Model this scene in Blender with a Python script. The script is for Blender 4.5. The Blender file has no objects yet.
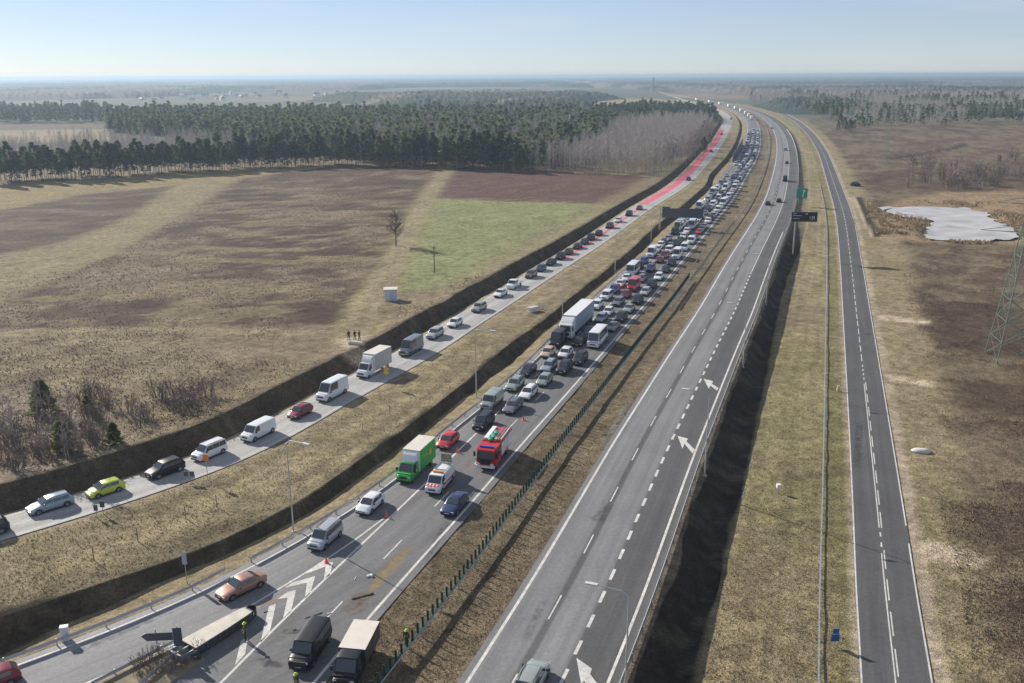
import bpy, bmesh, math, random
import numpy as np
from mathutils import Vector, Matrix
rad = math.radians
RNG = random.Random(7)
NR = np.random.RandomState(11)
sc = bpy.context.scene
COL = sc.collection

# ------------------------------------------------------------------ camera
FPX, CX, CY, YH, ROLL, CAMH = 900.0, 512.0, 341.5, 75.5, 0.0044, 46.0
TH = math.atan((CY - YH) / FPX)
cF = np.array([0, math.cos(TH), -math.sin(TH)])
R0 = np.array([1.0, 0, 0]); U0 = np.array([0, math.sin(TH), math.cos(TH)])
cR = R0 * math.cos(ROLL) - U0 * math.sin(ROLL)
cU = U0 * math.cos(ROLL) + R0 * math.sin(ROLL)
cam_d = bpy.data.cameras.new('camera')
cam_d.sensor_width = 36.0; cam_d.lens = 36.0 * FPX / 1024.0
cam_d.clip_start = 0.5; cam_d.clip_end = 60000
cam = bpy.data.objects.new('camera', cam_d); COL.objects.link(cam)
M = Matrix.Identity(4)
for i in range(3):
    M[i][0] = cR[i]; M[i][1] = cU[i]; M[i][2] = -cF[i]
M[2][3] = CAMH
cam.matrix_world = M
sc.camera = cam

# ------------------------------------------------------------------ sky and sun
SUN_AZ, SUN_EL = -47.0, 27.0          # degrees clockwise from +Y, and above the horizon
world = bpy.data.worlds.new('World'); sc.world = world; world.use_nodes = True
wn = world.node_tree; wn.nodes.clear()
w_out = wn.nodes.new('ShaderNodeOutputWorld'); w_bg = wn.nodes.new('ShaderNodeBackground')
sky = wn.nodes.new('ShaderNodeTexSky'); sky.sky_type = 'NISHITA'; sky.sun_disc = False
sky.sun_elevation = rad(SUN_EL); sky.sun_rotation = rad(SUN_AZ)
sky.altitude = 100; sky.air_density = 0.75; sky.dust_density = 0.1; sky.ozone_density = 3.0
w_bg.inputs['Strength'].default_value = 0.06
# thin cirrus wisps high in the sky
tc = wn.nodes.new('ShaderNodeTexCoord'); mp = wn.nodes.new('ShaderNodeMapping')
mp.inputs['Scale'].default_value = (2.2, 2.2, 16.0)
nz = wn.nodes.new('ShaderNodeTexNoise'); nz.inputs['Scale'].default_value = 1.6; nz.inputs['Detail'].default_value = 6
rp = wn.nodes.new('ShaderNodeValToRGB'); rp.color_ramp.elements[0].position = 0.54; rp.color_ramp.elements[0].color = (.30, .30, .30, 1); rp.color_ramp.elements[1].position = 0.74
rp.color_ramp.elements[1].color = (0.45, 0.45, 0.45, 1)
mx = wn.nodes.new('ShaderNodeMixRGB'); mx.inputs['Color2'].default_value = (9.0, 9.4, 10.0, 1)
wn.links.new(tc.outputs['Generated'], mp.inputs['Vector']); wn.links.new(mp.outputs['Vector'], nz.inputs['Vector'])
wn.links.new(nz.outputs['Fac'], rp.inputs['Fac']); wn.links.new(rp.outputs['Color'], mx.inputs['Fac'])
tint = wn.nodes.new('ShaderNodeMixRGB'); tint.blend_type = 'MULTIPLY'; tint.inputs['Fac'].default_value = 1; tint.inputs['Color2'].default_value = (.97, 1.0, 1.14, 1)   # cold clear winter air
wn.links.new(sky.outputs['Color'], tint.inputs['Color1']); wn.links.new(tint.outputs['Color'], mx.inputs['Color1']); wn.links.new(mx.outputs['Color'], w_bg.inputs['Color'])
wn.links.new(w_bg.outputs['Background'], w_out.inputs['Surface'])
sd = bpy.data.lights.new('sun', 'SUN'); sd.energy = 5.0; sd.angle = rad(0.53); sd.color = (1.0, 0.93, 0.82)
sun = bpy.data.objects.new('sun', sd); COL.objects.link(sun)
a, e = rad(SUN_AZ), rad(SUN_EL)
SUNV = Vector((math.sin(a) * math.cos(e), math.cos(a) * math.cos(e), math.sin(e)))
sun.rotation_euler = (-SUNV).to_track_quat('-Z', 'Y').to_euler(); sun.location = (0, 0, 200)
vs = sc.view_settings
vs.view_transform = 'Standard'; vs.look = 'None'; vs.gamma = 1.0; vs.exposure = 0.55; vs.use_curve_mapping = False
sc.cycles.volume_bounces = 1
HAZE_DENSITY = 1.75e-4

# ------------------------------------------------------------------ helpers
def P(px, py, z=0.0):
    """ground point (x, y) on the level z that the photograph shows at pixel (px, py)"""
    d = FPX * cF + (px - CX) * cR - (py - CY) * cU
    t = (z - CAMH) / d[2]
    return float(d[0] * t), float(d[1] * t)
def Pf(px, py, zf):
    z = 0.0
    for _ in range(4):
        x, y = P(px, py, z); z = float(zf(y))
    return x, y, z
def sstep(a, b, v):
    t = np.clip((np.asarray(v, float) - a) / (b - a), 0, 1); return t * t * (3 - 2 * t)
def _hash(ix, iy, seed):
    n = (ix.astype(np.int64) * 374761393 + iy.astype(np.int64) * 668265263 + seed * 982451653) & 0xffffffff
    n = ((n ^ (n >> 13)) * 1274126177) & 0xffffffff
    return ((n ^ (n >> 16)) & 0xffff) / 65535.0
def vnoise(x, y, seed=0):
    x = np.asarray(x, float); y = np.asarray(y, float)
    ix = np.floor(x); iy = np.floor(y); fx = x - ix; fy = y - iy
    fx = fx * fx * (3 - 2 * fx); fy = fy * fy * (3 - 2 * fy)
    a = _hash(ix, iy, seed); b = _hash(ix + 1, iy, seed); c = _hash(ix, iy + 1, seed); d = _hash(ix + 1, iy + 1, seed)
    return (a + (b - a) * fx) * (1 - fy) + (c + (d - c) * fx) * fy
def fbm(x, y, seed=0, o=4):
    s = 0; amp = .5; t = 0
    for k in range(o):
        s = s + amp * vnoise(x * 2 ** k, y * 2 ** k, seed + k); t += amp; amp *= .5
    return s / t

MATS = {}
def mat(name, col, rough=0.6, metal=0.0, nscale=0, namt=0.0, bump=0.0, coat=0.0, emit=None, spec=0.5):
    if name in MATS: return MATS[name]
    m = bpy.data.materials.new(name); m.use_nodes = True; nt = m.node_tree
    b = nt.nodes['Principled BSDF']
    b.inputs['Base Color'].default_value = (*col, 1); b.inputs['Roughness'].default_value = rough
    b.inputs['Metallic'].default_value = metal; b.inputs['Coat Weight'].default_value = coat
    b.inputs['Specular IOR Level'].default_value = spec
    if emit:
        b.inputs['Emission Color'].default_value = (*emit[0], 1); b.inputs['Emission Strength'].default_value = emit[1]
    if nscale:
        t = nt.nodes.new('ShaderNodeTexCoord'); n = nt.nodes.new('ShaderNodeTexNoise')
        n.inputs['Scale'].default_value = nscale; n.inputs['Detail'].default_value = 5
        nt.links.new(t.outputs['Object'], n.inputs['Vector'])
        mr = nt.nodes.new('ShaderNodeMapRange'); mr.inputs['From Min'].default_value = .25; mr.inputs['From Max'].default_value = .75
        mr.inputs['To Min'].default_value = 1 - namt; mr.inputs['To Max'].default_value = 1 + namt
        nt.links.new(n.outputs['Fac'], mr.inputs['Value'])
        mm = nt.nodes.new('ShaderNodeVectorMath'); mm.operation = 'SCALE'; mm.inputs[0].default_value = col
        nt.links.new(mr.outputs['Result'], mm.inputs['Scale']); nt.links.new(mm.outputs['Vector'], b.inputs['Base Color'])
        if bump:
            bp = nt.nodes.new('ShaderNodeBump'); bp.inputs['Strength'].default_value = bump; bp.inputs['Distance'].default_value = .1
            nt.links.new(n.outputs['Fac'], bp.inputs['Height']); nt.links.new(bp.outputs['Normal'], b.inputs['Normal'])
    MATS[name] = m; return m
def surf_mat(name, scales, rough=0.9, bump=0.0, bscale=1.0, bdist=.15, stretch=None, spec=.3):
    """colour comes from the 'Col' attribute (what the ground is made of), broken up by noise of several sizes.
    scales = [(noise scale per metre, +-amount)]; stretch: use UV (lateral, along) scaled by it"""
    m = bpy.data.materials.new(name); m.use_nodes = True; nt = m.node_tree
    b = nt.nodes['Principled BSDF']; b.inputs['Roughness'].default_value = rough; b.inputs['Specular IOR Level'].default_value = spec
    at = nt.nodes.new('ShaderNodeAttribute'); at.attribute_name = 'Col'
    t = nt.nodes.new('ShaderNodeTexCoord'); cur = at.outputs['Color']
    def noise(s, vec):
        n = nt.nodes.new('ShaderNodeTexNoise'); n.inputs['Scale'].default_value = s; n.inputs['Detail'].default_value = 6
        n.inputs['Roughness'].default_value = .6
        nt.links.new(vec, n.inputs['Vector']); return n
    for k, (s, amt) in enumerate(scales):
        vec = t.outputs['Object']
        if stretch and k in stretch:
            mpn = nt.nodes.new('ShaderNodeMapping'); mpn.inputs['Scale'].default_value = stretch[k]
            nt.links.new(t.outputs['UV'], mpn.inputs['Vector']); vec = mpn.outputs['Vector']
        n = noise(s, vec)
        mr = nt.nodes.new('ShaderNodeMapRange'); mr.inputs['From Min'].default_value = .28; mr.inputs['From Max'].default_value = .72
        mr.inputs['To Min'].default_value = 1 - amt; mr.inputs['To Max'].default_value = 1 + amt; mr.clamp = True
        nt.links.new(n.outputs['Fac'], mr.inputs['Value'])
        mm = nt.nodes.new('ShaderNodeVectorMath'); mm.operation = 'SCALE'
        nt.links.new(cur, mm.inputs[0]); nt.links.new(mr.outputs['Result'], mm.inputs['Scale']); cur = mm.outputs['Vector']
    nt.links.new(cur, b.inputs['Base Color'])
    if bump:
        n = noise(bscale, t.outputs['Object'])
        bp = nt.nodes.new('ShaderNodeBump'); bp.inputs['Strength'].default_value = bump; bp.inputs['Distance'].default_value = bdist
        nt.links.new(n.outputs['Fac'], bp.inputs['Height']); nt.links.new(bp.outputs['Normal'], b.inputs['Normal'])
    MATS[name] = m; return m

class MB:
    """collects faces for ONE mesh object"""
    def __init__(s): s.v = []; s.f = []; s.m = []
    def add(s, vs_, fs, mi=0):
        o = len(s.v); s.v.extend([tuple(map(float, p)) for p in vs_])
        for f in fs: s.f.append(tuple(i + o for i in f)); s.m.append(mi)
        return s
    def poly(s, pts, mi=0): return s.add(pts, [tuple(range(len(pts)))], mi)
    def box(s, x0, x1, y0, y1, z0, z1, mi=0, b=0.0):
        if b <= 0:
            v = [(x0,y0,z0),(x1,y0,z0),(x1,y1,z0),(x0,y1,z0),(x0,y0,z1),(x1,y0,z1),(x1,y1,z1),(x0,y1,z1)]
            return s.add(v, [(0,3,2,1),(4,5,6,7),(0,1,5,4),(1,2,6,5),(2,3,7,6),(3,0,4,7)], mi)
        bm = bmesh.new()
        vv = [bm.verts.new(p) for p in [(x0,y0,z0),(x1,y0,z0),(x1,y1,z0),(x0,y1,z0),(x0,y0,z1),(x1,y0,z1),(x1,y1,z1),(x0,y1,z1)]]
        for f in [(0,3,2,1),(4,5,6,7),(0,1,5,4),(1,2,6,5),(2,3,7,6),(3,0,4,7)]: bm.faces.new([vv[i] for i in f])
        bmesh.ops.bevel(bm, geom=bm.edges[:], offset=b, segments=2, affect='EDGES', profile=.6)
        bm.verts.index_update()
        s.add([v.co for v in bm.verts], [tuple(v.index for v in f.verts) for f in bm.faces], mi); bm.free(); return s
    def tube(s, p0, p1, r0, r1=None, n=8, mi=0, caps=True):
        r1 = r0 if r1 is None else r1
        p0 = Vector(p0); p1 = Vector(p1); d = (p1 - p0).normalized()
        u = d.orthogonal().normalized(); w = d.cross(u)
        v = []
        for p, r in ((p0, r0), (p1, r1)):
            for k in range(n):
                a_ = 2 * math.pi * k / n; v.append(p + (u * math.cos(a_) + w * math.sin(a_)) * r)
        f = [(k, (k + 1) % n, n + (k + 1) % n, n + k) for k in range(n)]
        if caps: f += [tuple(range(n))[::-1], tuple(range(n, 2 * n))]
        return s.add(v, f, mi)
    def loft(s, rings, caps=True, mi=0):
        n = len(rings[0]); v = [p for r in rings for p in r]; f = []
        for i in range(len(rings) - 1):
            for k in range(n):
                f.append((i*n+k, i*n+(k+1) % n, (i+1)*n+(k+1) % n, (i+1)*n+k))
        if caps: f += [tuple(range(n))[::-1], tuple(range((len(rings)-1)*n, len(rings)*n))]
        return s.add(v, f, mi)
    def ell(s, c, r, nu=10, nv=6, mi=0):
        rings = []
        for i in range(nv + 1):
            t = -math.pi/2 + math.pi * i / nv
            rings.append([(c[0]+r[0]*max(.02, math.cos(t))*math.cos(2*math.pi*k/nu), c[1]+r[1]*max(.02, math.cos(t))*math.sin(2*math.pi*k/nu), c[2]+r[2]*math.sin(t)) for k in range(nu)])
        return s.loft(rings, True, mi)
    def build(s, name, mats, parent=None, smooth=None):
        me = bpy.data.meshes.new(name); me.from_pydata(s.v, [], s.f); me.validate(clean_customdata=False)
        mats = mats if isinstance(mats, (list, tuple)) else [mats]
        for m in mats: me.materials.append(m)
        if len(mats) > 1 and len(me.polygons) == len(s.m): me.polygons.foreach_set('material_index', s.m)
        bm = bmesh.new(); bm.from_mesh(me); bmesh.ops.recalc_face_normals(bm, faces=bm.faces); bm.to_mesh(me); bm.free()
        if smooth:
            me.polygons.foreach_set('use_smooth', [True] * len(me.polygons)); me.set_sharp_from_angle(angle=rad(smooth))
        o = bpy.data.objects.new(name, me); COL.objects.link(o)
        if parent: o.parent = parent
        return o
def np_mesh(name, V, Fq, mats, col=None, uv=None, smooth=False, mi=None, parent=None):
    """numpy mesh: V (n,3), Fq (m,4 or 3)"""
    V = np.asarray(V, np.float32); Fq = np.asarray(Fq, np.int32); k = Fq.shape[1]
    me = bpy.data.meshes.new(name)
    me.vertices.add(len(V)); me.vertices.foreach_set('co', V.ravel())
    me.loops.add(Fq.size); me.loops.foreach_set('vertex_index', Fq.ravel())
    me.polygons.add(len(Fq)); me.polygons.foreach_set('loop_start', np.arange(0, Fq.size, k, dtype=np.int32))
    me.update(calc_edges=True)
    for m in (mats if isinstance(mats, (list, tuple)) else [mats]): me.materials.append(m)
    if mi is not None: me.polygons.foreach_set('material_index', np.asarray(mi, np.int32))
    if smooth: me.polygons.foreach_set('use_smooth', np.ones(len(Fq), bool))
    if col is not None:
        at = me.color_attributes.new('Col', 'FLOAT_COLOR', 'POINT')
        c4 = np.ones((len(V), 4), np.float32); c4[:, :3] = col; at.data.foreach_set('color', c4.ravel())
    if uv is not None:
        ul = me.uv_layers.new(name='UVMap'); ul.data.foreach_set('uv', np.asarray(uv, np.float32)[Fq.ravel()].ravel())
    o = bpy.data.objects.new(name, me); COL.objects.link(o)
    if parent: o.parent = parent
    return o
def tag(o, label=None, cat=None, group=None, kind=None):
    if label: o['label'] = label
    if cat: o['category'] = cat
    if group: o['group'] = group
    if kind: o['kind'] = kind
    return o
def thing(name, label, cat, loc=(0, 0, 0), rz=0.0, group=None):
    o = bpy.data.objects.new(name, None); o.empty_display_size = .3; COL.objects.link(o)
    o.location = loc; o.rotation_euler = (0, 0, rz)
    return tag(o, label, cat, group)
KIDS = {}
def copy_tree(o, parent=None):
    c = o.copy(); COL.objects.link(c)
    if parent: c.parent = parent
    for ch in o.children: copy_tree(ch, c)
    return c

# ------------------------------------------------------------------ the corridor: lines as x(y)
YS = np.exp(np.linspace(math.log(26.0), math.log(24000.0), 900))
def zF(y): return 2.1 - 0.9 * sstep(150, 380, y)              # left field
def zM(y): return 0.6 - 0.2 * sstep(150, 400, y)              # link road and the grass beside it
def zRt(y): return -2.3 + 1.7 * sstep(235, 300, y)            # land right of the embankment
def smooth(v, s):
    k = np.exp(-.5 * (np.arange(-4*s, 4*s+1) / s) ** 2); k /= k.sum()
    p = np.concatenate([2*v[0]-v[1:4*s+1][::-1], v, 2*v[-1]-v[-4*s-1:-1][::-1]])
    return np.convolve(p, k, 'valid')
def line(pts, zf=lambda y: 0.0, s=7):
    w = np.array([Pf(px, py, zf)[:2] for px, py in pts]); w = w[np.argsort(w[:, 1])]
    keep = [0]
    for i in range(1, len(w)):
        if w[i, 1] > w[keep[-1], 1] + .5: keep.append(i)
    w = w[keep]
    x = np.interp(YS, w[:, 1], w[:, 0])
    sl0 = (w[2, 0]-w[0, 0]) / (w[2, 1]-w[0, 1]); sl1 = (w[-1, 0]-w[-3, 0]) / (w[-1, 1]-w[-3, 1])
    lo = YS < w[0, 1]; x[lo] = w[0, 0] + sl0 * (YS[lo]-w[0, 1])
    hi = YS > w[-1, 1]; x[hi] = w[-1, 0] + sl1 * (YS[hi]-w[-1, 1])
    # smooth x/y, which keeps the far end from running away
    return smooth(x, s)
def offs(x, d):
    """line parallel to x(YS) at signed distance d (array or number), + is to the right"""
    g = np.gradient(x, YS); n = np.sqrt(1 + g*g); d = d + 0*YS
    X = x + d / n; Y = YS - d * g / n
    o = np.argsort(Y); return np.interp(YS, Y[o], X[o])
def at(x, y): return float(np.interp(y, YS, x))
def slope(x, y): return (at(x, y+1.0) - at(x, y-1.0)) / 2.0

FAR = dict(j=[(757,122),(748,114),(735,108),(715,103),(690,99),(672,97)], r=[(760,116),(745,109.5),(722,104),(690,100)],
           s=[(733,121),(728,114),(716,108),(690,101.5)], d=[(780,111),(755,105.5),(715,101)])
jamR = line([(313.5,683),(331,662),(368.6,617),(396,587),(431,547),(458.6,517),(481,492),(512,454.6),(549.5,413),(582,376),(612,342),(624,326),(643,306.7),(660.7,286.6),(678,265),(700,240.5),(715.5,220),(730.6,202.7),(740.7,186.4),(748,172),(756,160),(760,146),(760,132)] + FAR['j'])
rcL = line([(466.4,683),(512,612),(544.5,559.5),(572,512.5),(612,444.6),(647,389.5),(677,342),(700,308),(717.6,277),(736.6,246),(754,220),(766,197.6),(774,170),(777,152),(776,137),(771,126)] + FAR['r'])
slipR = line([(0,541),(35,531),(100,512),(140,498),(175,487),(207.5,476),(256,455.5),(306,429.5),(348.5,402),(373.5,389.5),(416,366),(456,342),(480,323),(510,305.5),(530,291),(550.5,278),(573,263),(600,246),(621,230.6),(640.6,216),(656,204.6),(678,192.7),(695,179),(707,165),(716,153),(724.6,140.7),(729,129.5)] + FAR['s'], zM)
slipL = offs(slipR, -np.interp(YS, [70, 100, 135, 300, 500], [5.7, 6.0, 6.9, 7.1, 7.9]))
jamRail = line([(7.5,664),(97.5,633),(144,613),(185,596),(256,562),(341,513),(396,476),(438.5,437),(478.5,406),(512,379.5),(546,345),(606.6,286.6),(623,273),(642,257.6),(664.5,240),(689,220),(700,209),(718,191.4),(731,173.8),(740,156),(745,140.7)] + [(746,125),(738,112),(710,104),(690,100.2)], s=6)
jamRail = np.where(YS < 330, jamRail, offs(jamR, -10.6) * sstep(330, 420, YS) + jamRail * (1 - sstep(330, 420, YS)))
ditchU = line([(0,615),(32.5,606),(75,589.6),(125,574.5),(185,556),(256,523),(276,513),(331,479.6),(376,447),(416,419.6),(446,396),(481,367),(509,342),(535,326),(550.5,314),(568,299),(588,283),(608,268),(634,246.7),(656.6,224),(678,209),(694,195),(706.7,183.8),(720.5,170)], zM, 5)
ditchU = np.where(YS < 380, ditchU, offs(jamRail, -6.5)*sstep(380, 440, YS) + ditchU*(1-sstep(380, 440, YS)))
ditchL = line([(0,654.6),(40,637),(75,626),(125,603),(160,592),(185,582),(220,564.5),(256,544.5),(311,513),(338.6,492),(376,467),(416,438),(443.7,417),(481,391),(512,366),(585,295),(614,272.7),(640.6,247.5)], lambda y: -1.5 + .5*sstep(100, 250, y), 6)
ditchL = np.where(YS < 200, ditchL, ditchL * (1 - sstep(200, 245, YS)) + (ditchU + 2.5) * sstep(200, 245, YS)); ditchL = np.minimum(ditchL, offs(jamRail, -2.0))
ditchL = np.maximum(ditchL, ditchU + 1.6)
cutC = line([(0,487),(82,464.5),(125,452),(187,427),(256,402),(326,364.5),(376,342),(416,318.6),(456,296),(481,285),(505,271),(530,257.6),(560,242.7),(584,228),(608,215),(635.7,202.4),(656,185)], lambda y: zF(y) + .5, 6)
cutC = np.minimum(np.where(YS < 330, cutC, offs(slipL, -4.5)), offs(slipL, -4.2))
cutC = smooth(cutC, 5)
srR = line([(933,683),(918,599.6),(904.4,512.5),(890.6,429.6),(875.6,342),(871,316),(863.6,271.5),(858,240),(851,210),(838,177.6),(828,153),(815.6,135),(801,122)] + FAR['d'], zRt)
darkR = line([(696,683),(712,612),(737,513.5),(750,459.6),(762,402),(779,310.6),(785.6,285.4),(794,254)], zRt, 5)
darkR = np.where(YS < 215, darkR, offs(rcL, 16.6)*sstep(215, 250, YS) + darkR*(1-sstep(215, 250, YS)))
rcCrest = offs(rcL, 12.4)
srL, srC, fence = offs(srR, -5.7), offs(srR, -2.9), offs(srR, -9.0)
medRail = offs(rcL, -6.05)

# ------------------------------------------------------------------ ground sheet
rows = [26.0]
while rows[-1] < 1500: rows.append(rows[-1] + max(.7, rows[-1] ** 2 / 41400 * 1.5))
while rows[-1] < 23000: rows.append(rows[-1] * 1.06)
YR = np.array(rows); NY = len(YR)
def rs(x): return np.interp(YR, YS, x)
def tcols(step, g, tmax, far):
    t = [0.0]; s = step
    while t[-1] < tmax: t.append(t[-1] + s); s *= g
    while t[-1] < far: t.append(t[-1] * 1.35)
    return np.array(t[1:])
tl, tr_ = tcols(1.3, 1.006, 560, 26000), tcols(1.1, 1.008, 330, 26000)
zf_, zm_, zr_ = zF(YR), zM(YR), zRt(YR)
zb_ = zm_ - np.clip(.56 * (rs(ditchL) - rs(ditchU)), 1.3, 3.1)
xc = []   # (x array, z array, kind)
for t in tl[::-1]:
    xc.append((rs(cutC) - t, zf_ + .5 * np.exp(-(t / 5.0) ** 2), 'field'))
def add(x, z, k): xc.append((x, z + 0 * YR, k))
add(rs(cutC), zf_ + .5, 'crest')
ydr = P(366, 356, 1.4)[1]; dr = np.exp(-((YR - ydr) / 3.2) ** 2)
cb = np.maximum(rs(cutC) + 1.6, np.minimum(rs(slipL) - 2.0, rs(cutC) + 4.6))
zc_ = zf_ + .5; zd_ = zm_ - .85 + .4 * sstep(220, 330, YR)
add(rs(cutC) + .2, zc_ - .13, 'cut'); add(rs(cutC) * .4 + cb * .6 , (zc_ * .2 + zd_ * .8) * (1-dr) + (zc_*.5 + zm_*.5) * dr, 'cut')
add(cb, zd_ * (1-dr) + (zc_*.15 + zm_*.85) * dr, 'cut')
add(rs(slipL) - 1.1, zm_ - .06, 'verge'); add(rs(slipL) - .2, zm_ - .05, 'verge'); add(rs(slipR) + .2, zm_ - .05, 'verge')
a0, a1 = rs(slipR) + .9, rs(ditchU)
for k in range(9): add(a0 + (a1 - a0) * k / 8.0, zm_ - .03, 'verge' if k == 0 else 'median')
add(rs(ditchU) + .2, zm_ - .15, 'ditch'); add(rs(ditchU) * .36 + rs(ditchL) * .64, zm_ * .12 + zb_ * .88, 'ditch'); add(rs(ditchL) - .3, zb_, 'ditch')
add(rs(ditchL) + .15, zb_ + .05, 'bank'); add(rs(jamRail) - 1.0, -.12 + 0 * YR, 'bank'); add(rs(jamRail) - .2, -.05, 'gravel')
add(rs(jamR) + .5, -.05, 'gravel')
b0, b1 = rs(jamR) + 1.0, rs(rcL) - .9
for k in range(9):
    u = k / 8.0; add(b0 + (b1 - b0) * u, -.06 - .22 * math.sin(math.pi * u), 'soil')
add(rs(rcL) - .4, -.05, 'gravel'); add(rs(rcL) + 11.4, -.05, 'gravel'); add(rs(rcCrest), -.12, 'bank2')
ft = np.maximum(rs(rcCrest) + 2.2, rs(darkR) - .35)
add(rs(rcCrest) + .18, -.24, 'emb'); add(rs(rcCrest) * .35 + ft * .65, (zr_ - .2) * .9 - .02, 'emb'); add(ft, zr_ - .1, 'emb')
d0, d1 = np.maximum(rs(darkR), ft + .3), rs(fence)
for k in range(14): add(d0 + (d1 - d0) * k / 13.0, zr_, 'right')
e1 = rs(srL) - .9
for k in (1, 2, 3): add(d1 + (e1 - d1) * k / 3.0, zr_ - .02, 'right')
add(rs(srL) - .1, zr_ - .06, 'sand'); add(rs(srR) + .1, zr_ - .06, 'sand'); add(rs(srR) + .9, zr_ - .03, 'sand')
for t in tr_: xc.append((rs(srR) + .9 + t, zr_ + 0, 'rfield'))
GX = np.array([c[0] for c in xc]).T; GZ = np.array([c[1] for c in xc]).T.copy()
kinds = [c[2] for c in xc]; NX = len(xc)
for j in range(NX):                                     # slumped, uneven edges of banks and ditches
    if kinds[j] in ('ditch', 'cut', 'emb', 'crest', 'bank2') : GX[:, j] += (fbm(YR / 7 + {'d': 3, 'c': 17, 'e': 31, 'b': 31}[kinds[j][0]], 0 * YR + .5, 81, 3) - .5) * 1.3 * sstep(330, 200, YR)
i0 = kinds.index('crest'); i1 = len(kinds) - 1 - kinds[::-1].index('sand')
for j in range(i0 + 1, i1 + 1): GX[:, j] = np.maximum(GX[:, j], GX[:, j-1] + .05)
for j in range(i1 + 1, NX): GX[:, j] = np.maximum(GX[:, j], GX[:, j-1] + .05)
GY = np.repeat(YR[:, None], NX, 1)

def poly_sd(pts, X, Y):
    """signed distance to a polygon in plan, + inside"""
    d = np.full(X.shape, 1e9); ins = np.zeros(X.shape, bool); n = len(pts)
    for i in range(n):
        x0, y0 = pts[i]; x1, y1 = pts[(i + 1) % n]
        dx, dy = x1 - x0, y1 - y0; L2 = dx*dx + dy*dy + 1e-9
        t = np.clip(((X-x0)*dx + (Y-y0)*dy) / L2, 0, 1)
        d = np.minimum(d, np.hypot(X-x0-t*dx, Y-y0-t*dy))
        c = ((y0 > Y) != (y1 > Y)) & (X < (x1-x0) * (Y-y0) / (y1-y0+1e-12) + x0); ins ^= c
    return np.where(ins, d, -d)
def line_d(pts, X, Y):
    d = np.full(X.shape, 1e9)
    for (x0, y0), (x1, y1) in zip(pts[:-1], pts[1:]):
        dx, dy = x1 - x0, y1 - y0; L2 = dx*dx + dy*dy + 1e-9
        t = np.clip(((X-x0)*dx + (Y-y0)*dy) / L2, 0, 1); d = np.minimum(d, np.hypot(X-x0-t*dx, Y-y0-t*dy))
    return d
def PL(pts, zf=zF): return [Pf(px, py, zf)[:2] for px, py in pts]
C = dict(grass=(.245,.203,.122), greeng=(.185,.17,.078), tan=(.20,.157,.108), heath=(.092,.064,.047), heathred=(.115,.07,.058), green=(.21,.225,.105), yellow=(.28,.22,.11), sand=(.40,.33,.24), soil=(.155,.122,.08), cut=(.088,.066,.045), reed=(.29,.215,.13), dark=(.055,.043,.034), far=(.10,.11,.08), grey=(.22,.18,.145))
C = {k: np.array(v) for k, v in C.items()}
col = np.zeros((NY, NX, 3)); col[:] = C['tan']
n1 = fbm(GX/34, GY/34, 3); n2 = fbm(GX/9, GY/9, 5); n3 = fbm(GX/3.1, GY/3.1, 9); n4 = fbm(GX/80, GY/80, 21); n5 = fbm(GX/16, GY/7, 41)
def blend(mask, c):
    m = np.clip(mask, 0, 1)[..., None]; col[:] = col * (1 - m) + np.asarray(c) * m
wob = (n2 - .5) * 9 + (n3 - .5) * 4
KL = np.zeros((NY, NX), bool); KL[:, :i0 + 1] = True
KR = np.zeros((NY, NX), bool); KR[:, i1 + 1:] = True
# --- left field
L = KL.astype(float)
blend(L * sstep(.40, .62, n1*.6 + n2*.4) * .75, C['grass'])
blend(L * sstep(.5, .62, n2*.55 + n3*.45) * .7, C['heath'] * 1.25)
hA0 = poly_sd(PL([(238,180),(170,222),(118,254),(60,278),(0,305),(-160,330),(-160,345),(0,329),(180,326),(343,326),(362,300),(382,275),(402,238),(422,205),(440,168),(330,166)]), GX, GY); hA = hA0 + wob * .45
blend(L * sstep(-1.2, 1.8, hA), C['heath'] * (.35 + .5 * n1[..., None] + .8 * n2[..., None]))
blend(L * sstep(-2, 4, hA) * sstep(.53, .66, n3*.35 + n2*.65) * .75, C['tan'] * (.75 + .5*n3[..., None]))
blend(L * sstep(-2, 4, hA) * sstep(.54, .62, n5) * .75 * sstep(460, 250, GY), C['grass'] * .9)
blend(L * sstep(0, 6, hA) * sstep(.5, .60, n2*.5 + n1*.5) * .8 * sstep(430, 230, GY), C['tan'])
hB = poly_sd(PL([(-200,232),(0,211),(90,193),(176,186),(120,222),(60,243),(0,255),(-200,300)]), GX, GY) + wob * .5
blend(L * sstep(-1.5, 2, hB), C['heath'] * (.5 + .4 * n1[..., None] + .7 * n2[..., None])); blend(L * sstep(-3, 4, hB) * sstep(.52, .64, n5) * .5, C['tan'])
st = poly_sd(PL([(240,178),(178,184),(122,221),(62,243),(0,257),(-160,300),(-160,330),(0,303),(60,277),(118,253),(170,221),(236,182)]), GX, GY) + wob * .5
blend(L * sstep(-2, 3, st) * .9, C['grass'] * .8 + C['greeng'] * .2)
yl = poly_sd(PL([(-300,215),(0,210),(90,192),(178,185),(240,178),(330,167),(330,163),(260,167),(130,175),(0,184),(-300,196)]), GX, GY) + wob
blend(L * sstep(-3, 5, yl), C['yellow'] * .85)
gf = poly_sd(PL([(428,198),(612,205),(640,203),(512,260),(474,278),(440,291),(381,292),(390,270),(404,253),(417,228)]), GX, GY) + wob * .35
blend(L * sstep(-1.5, 2, gf), C['green'] * (.86 + .28 * n2[..., None]))
blend(L * sstep(0, 3, gf) * sstep(.52, .7, n3) * .35, C['grass'])
rd = poly_sd(PL([(452,168),(655,177),(690,160),(720,150),(640,202),(612,203),(430,196)]), GX, GY) + wob * .5
blend(L * sstep(-2, 3, rd), C['heathred'] * (.8 + .4 * n2[..., None]))
blend(L * sstep(3, 0, np.abs(rd + 2)) * .6, C['dark'])
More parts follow.
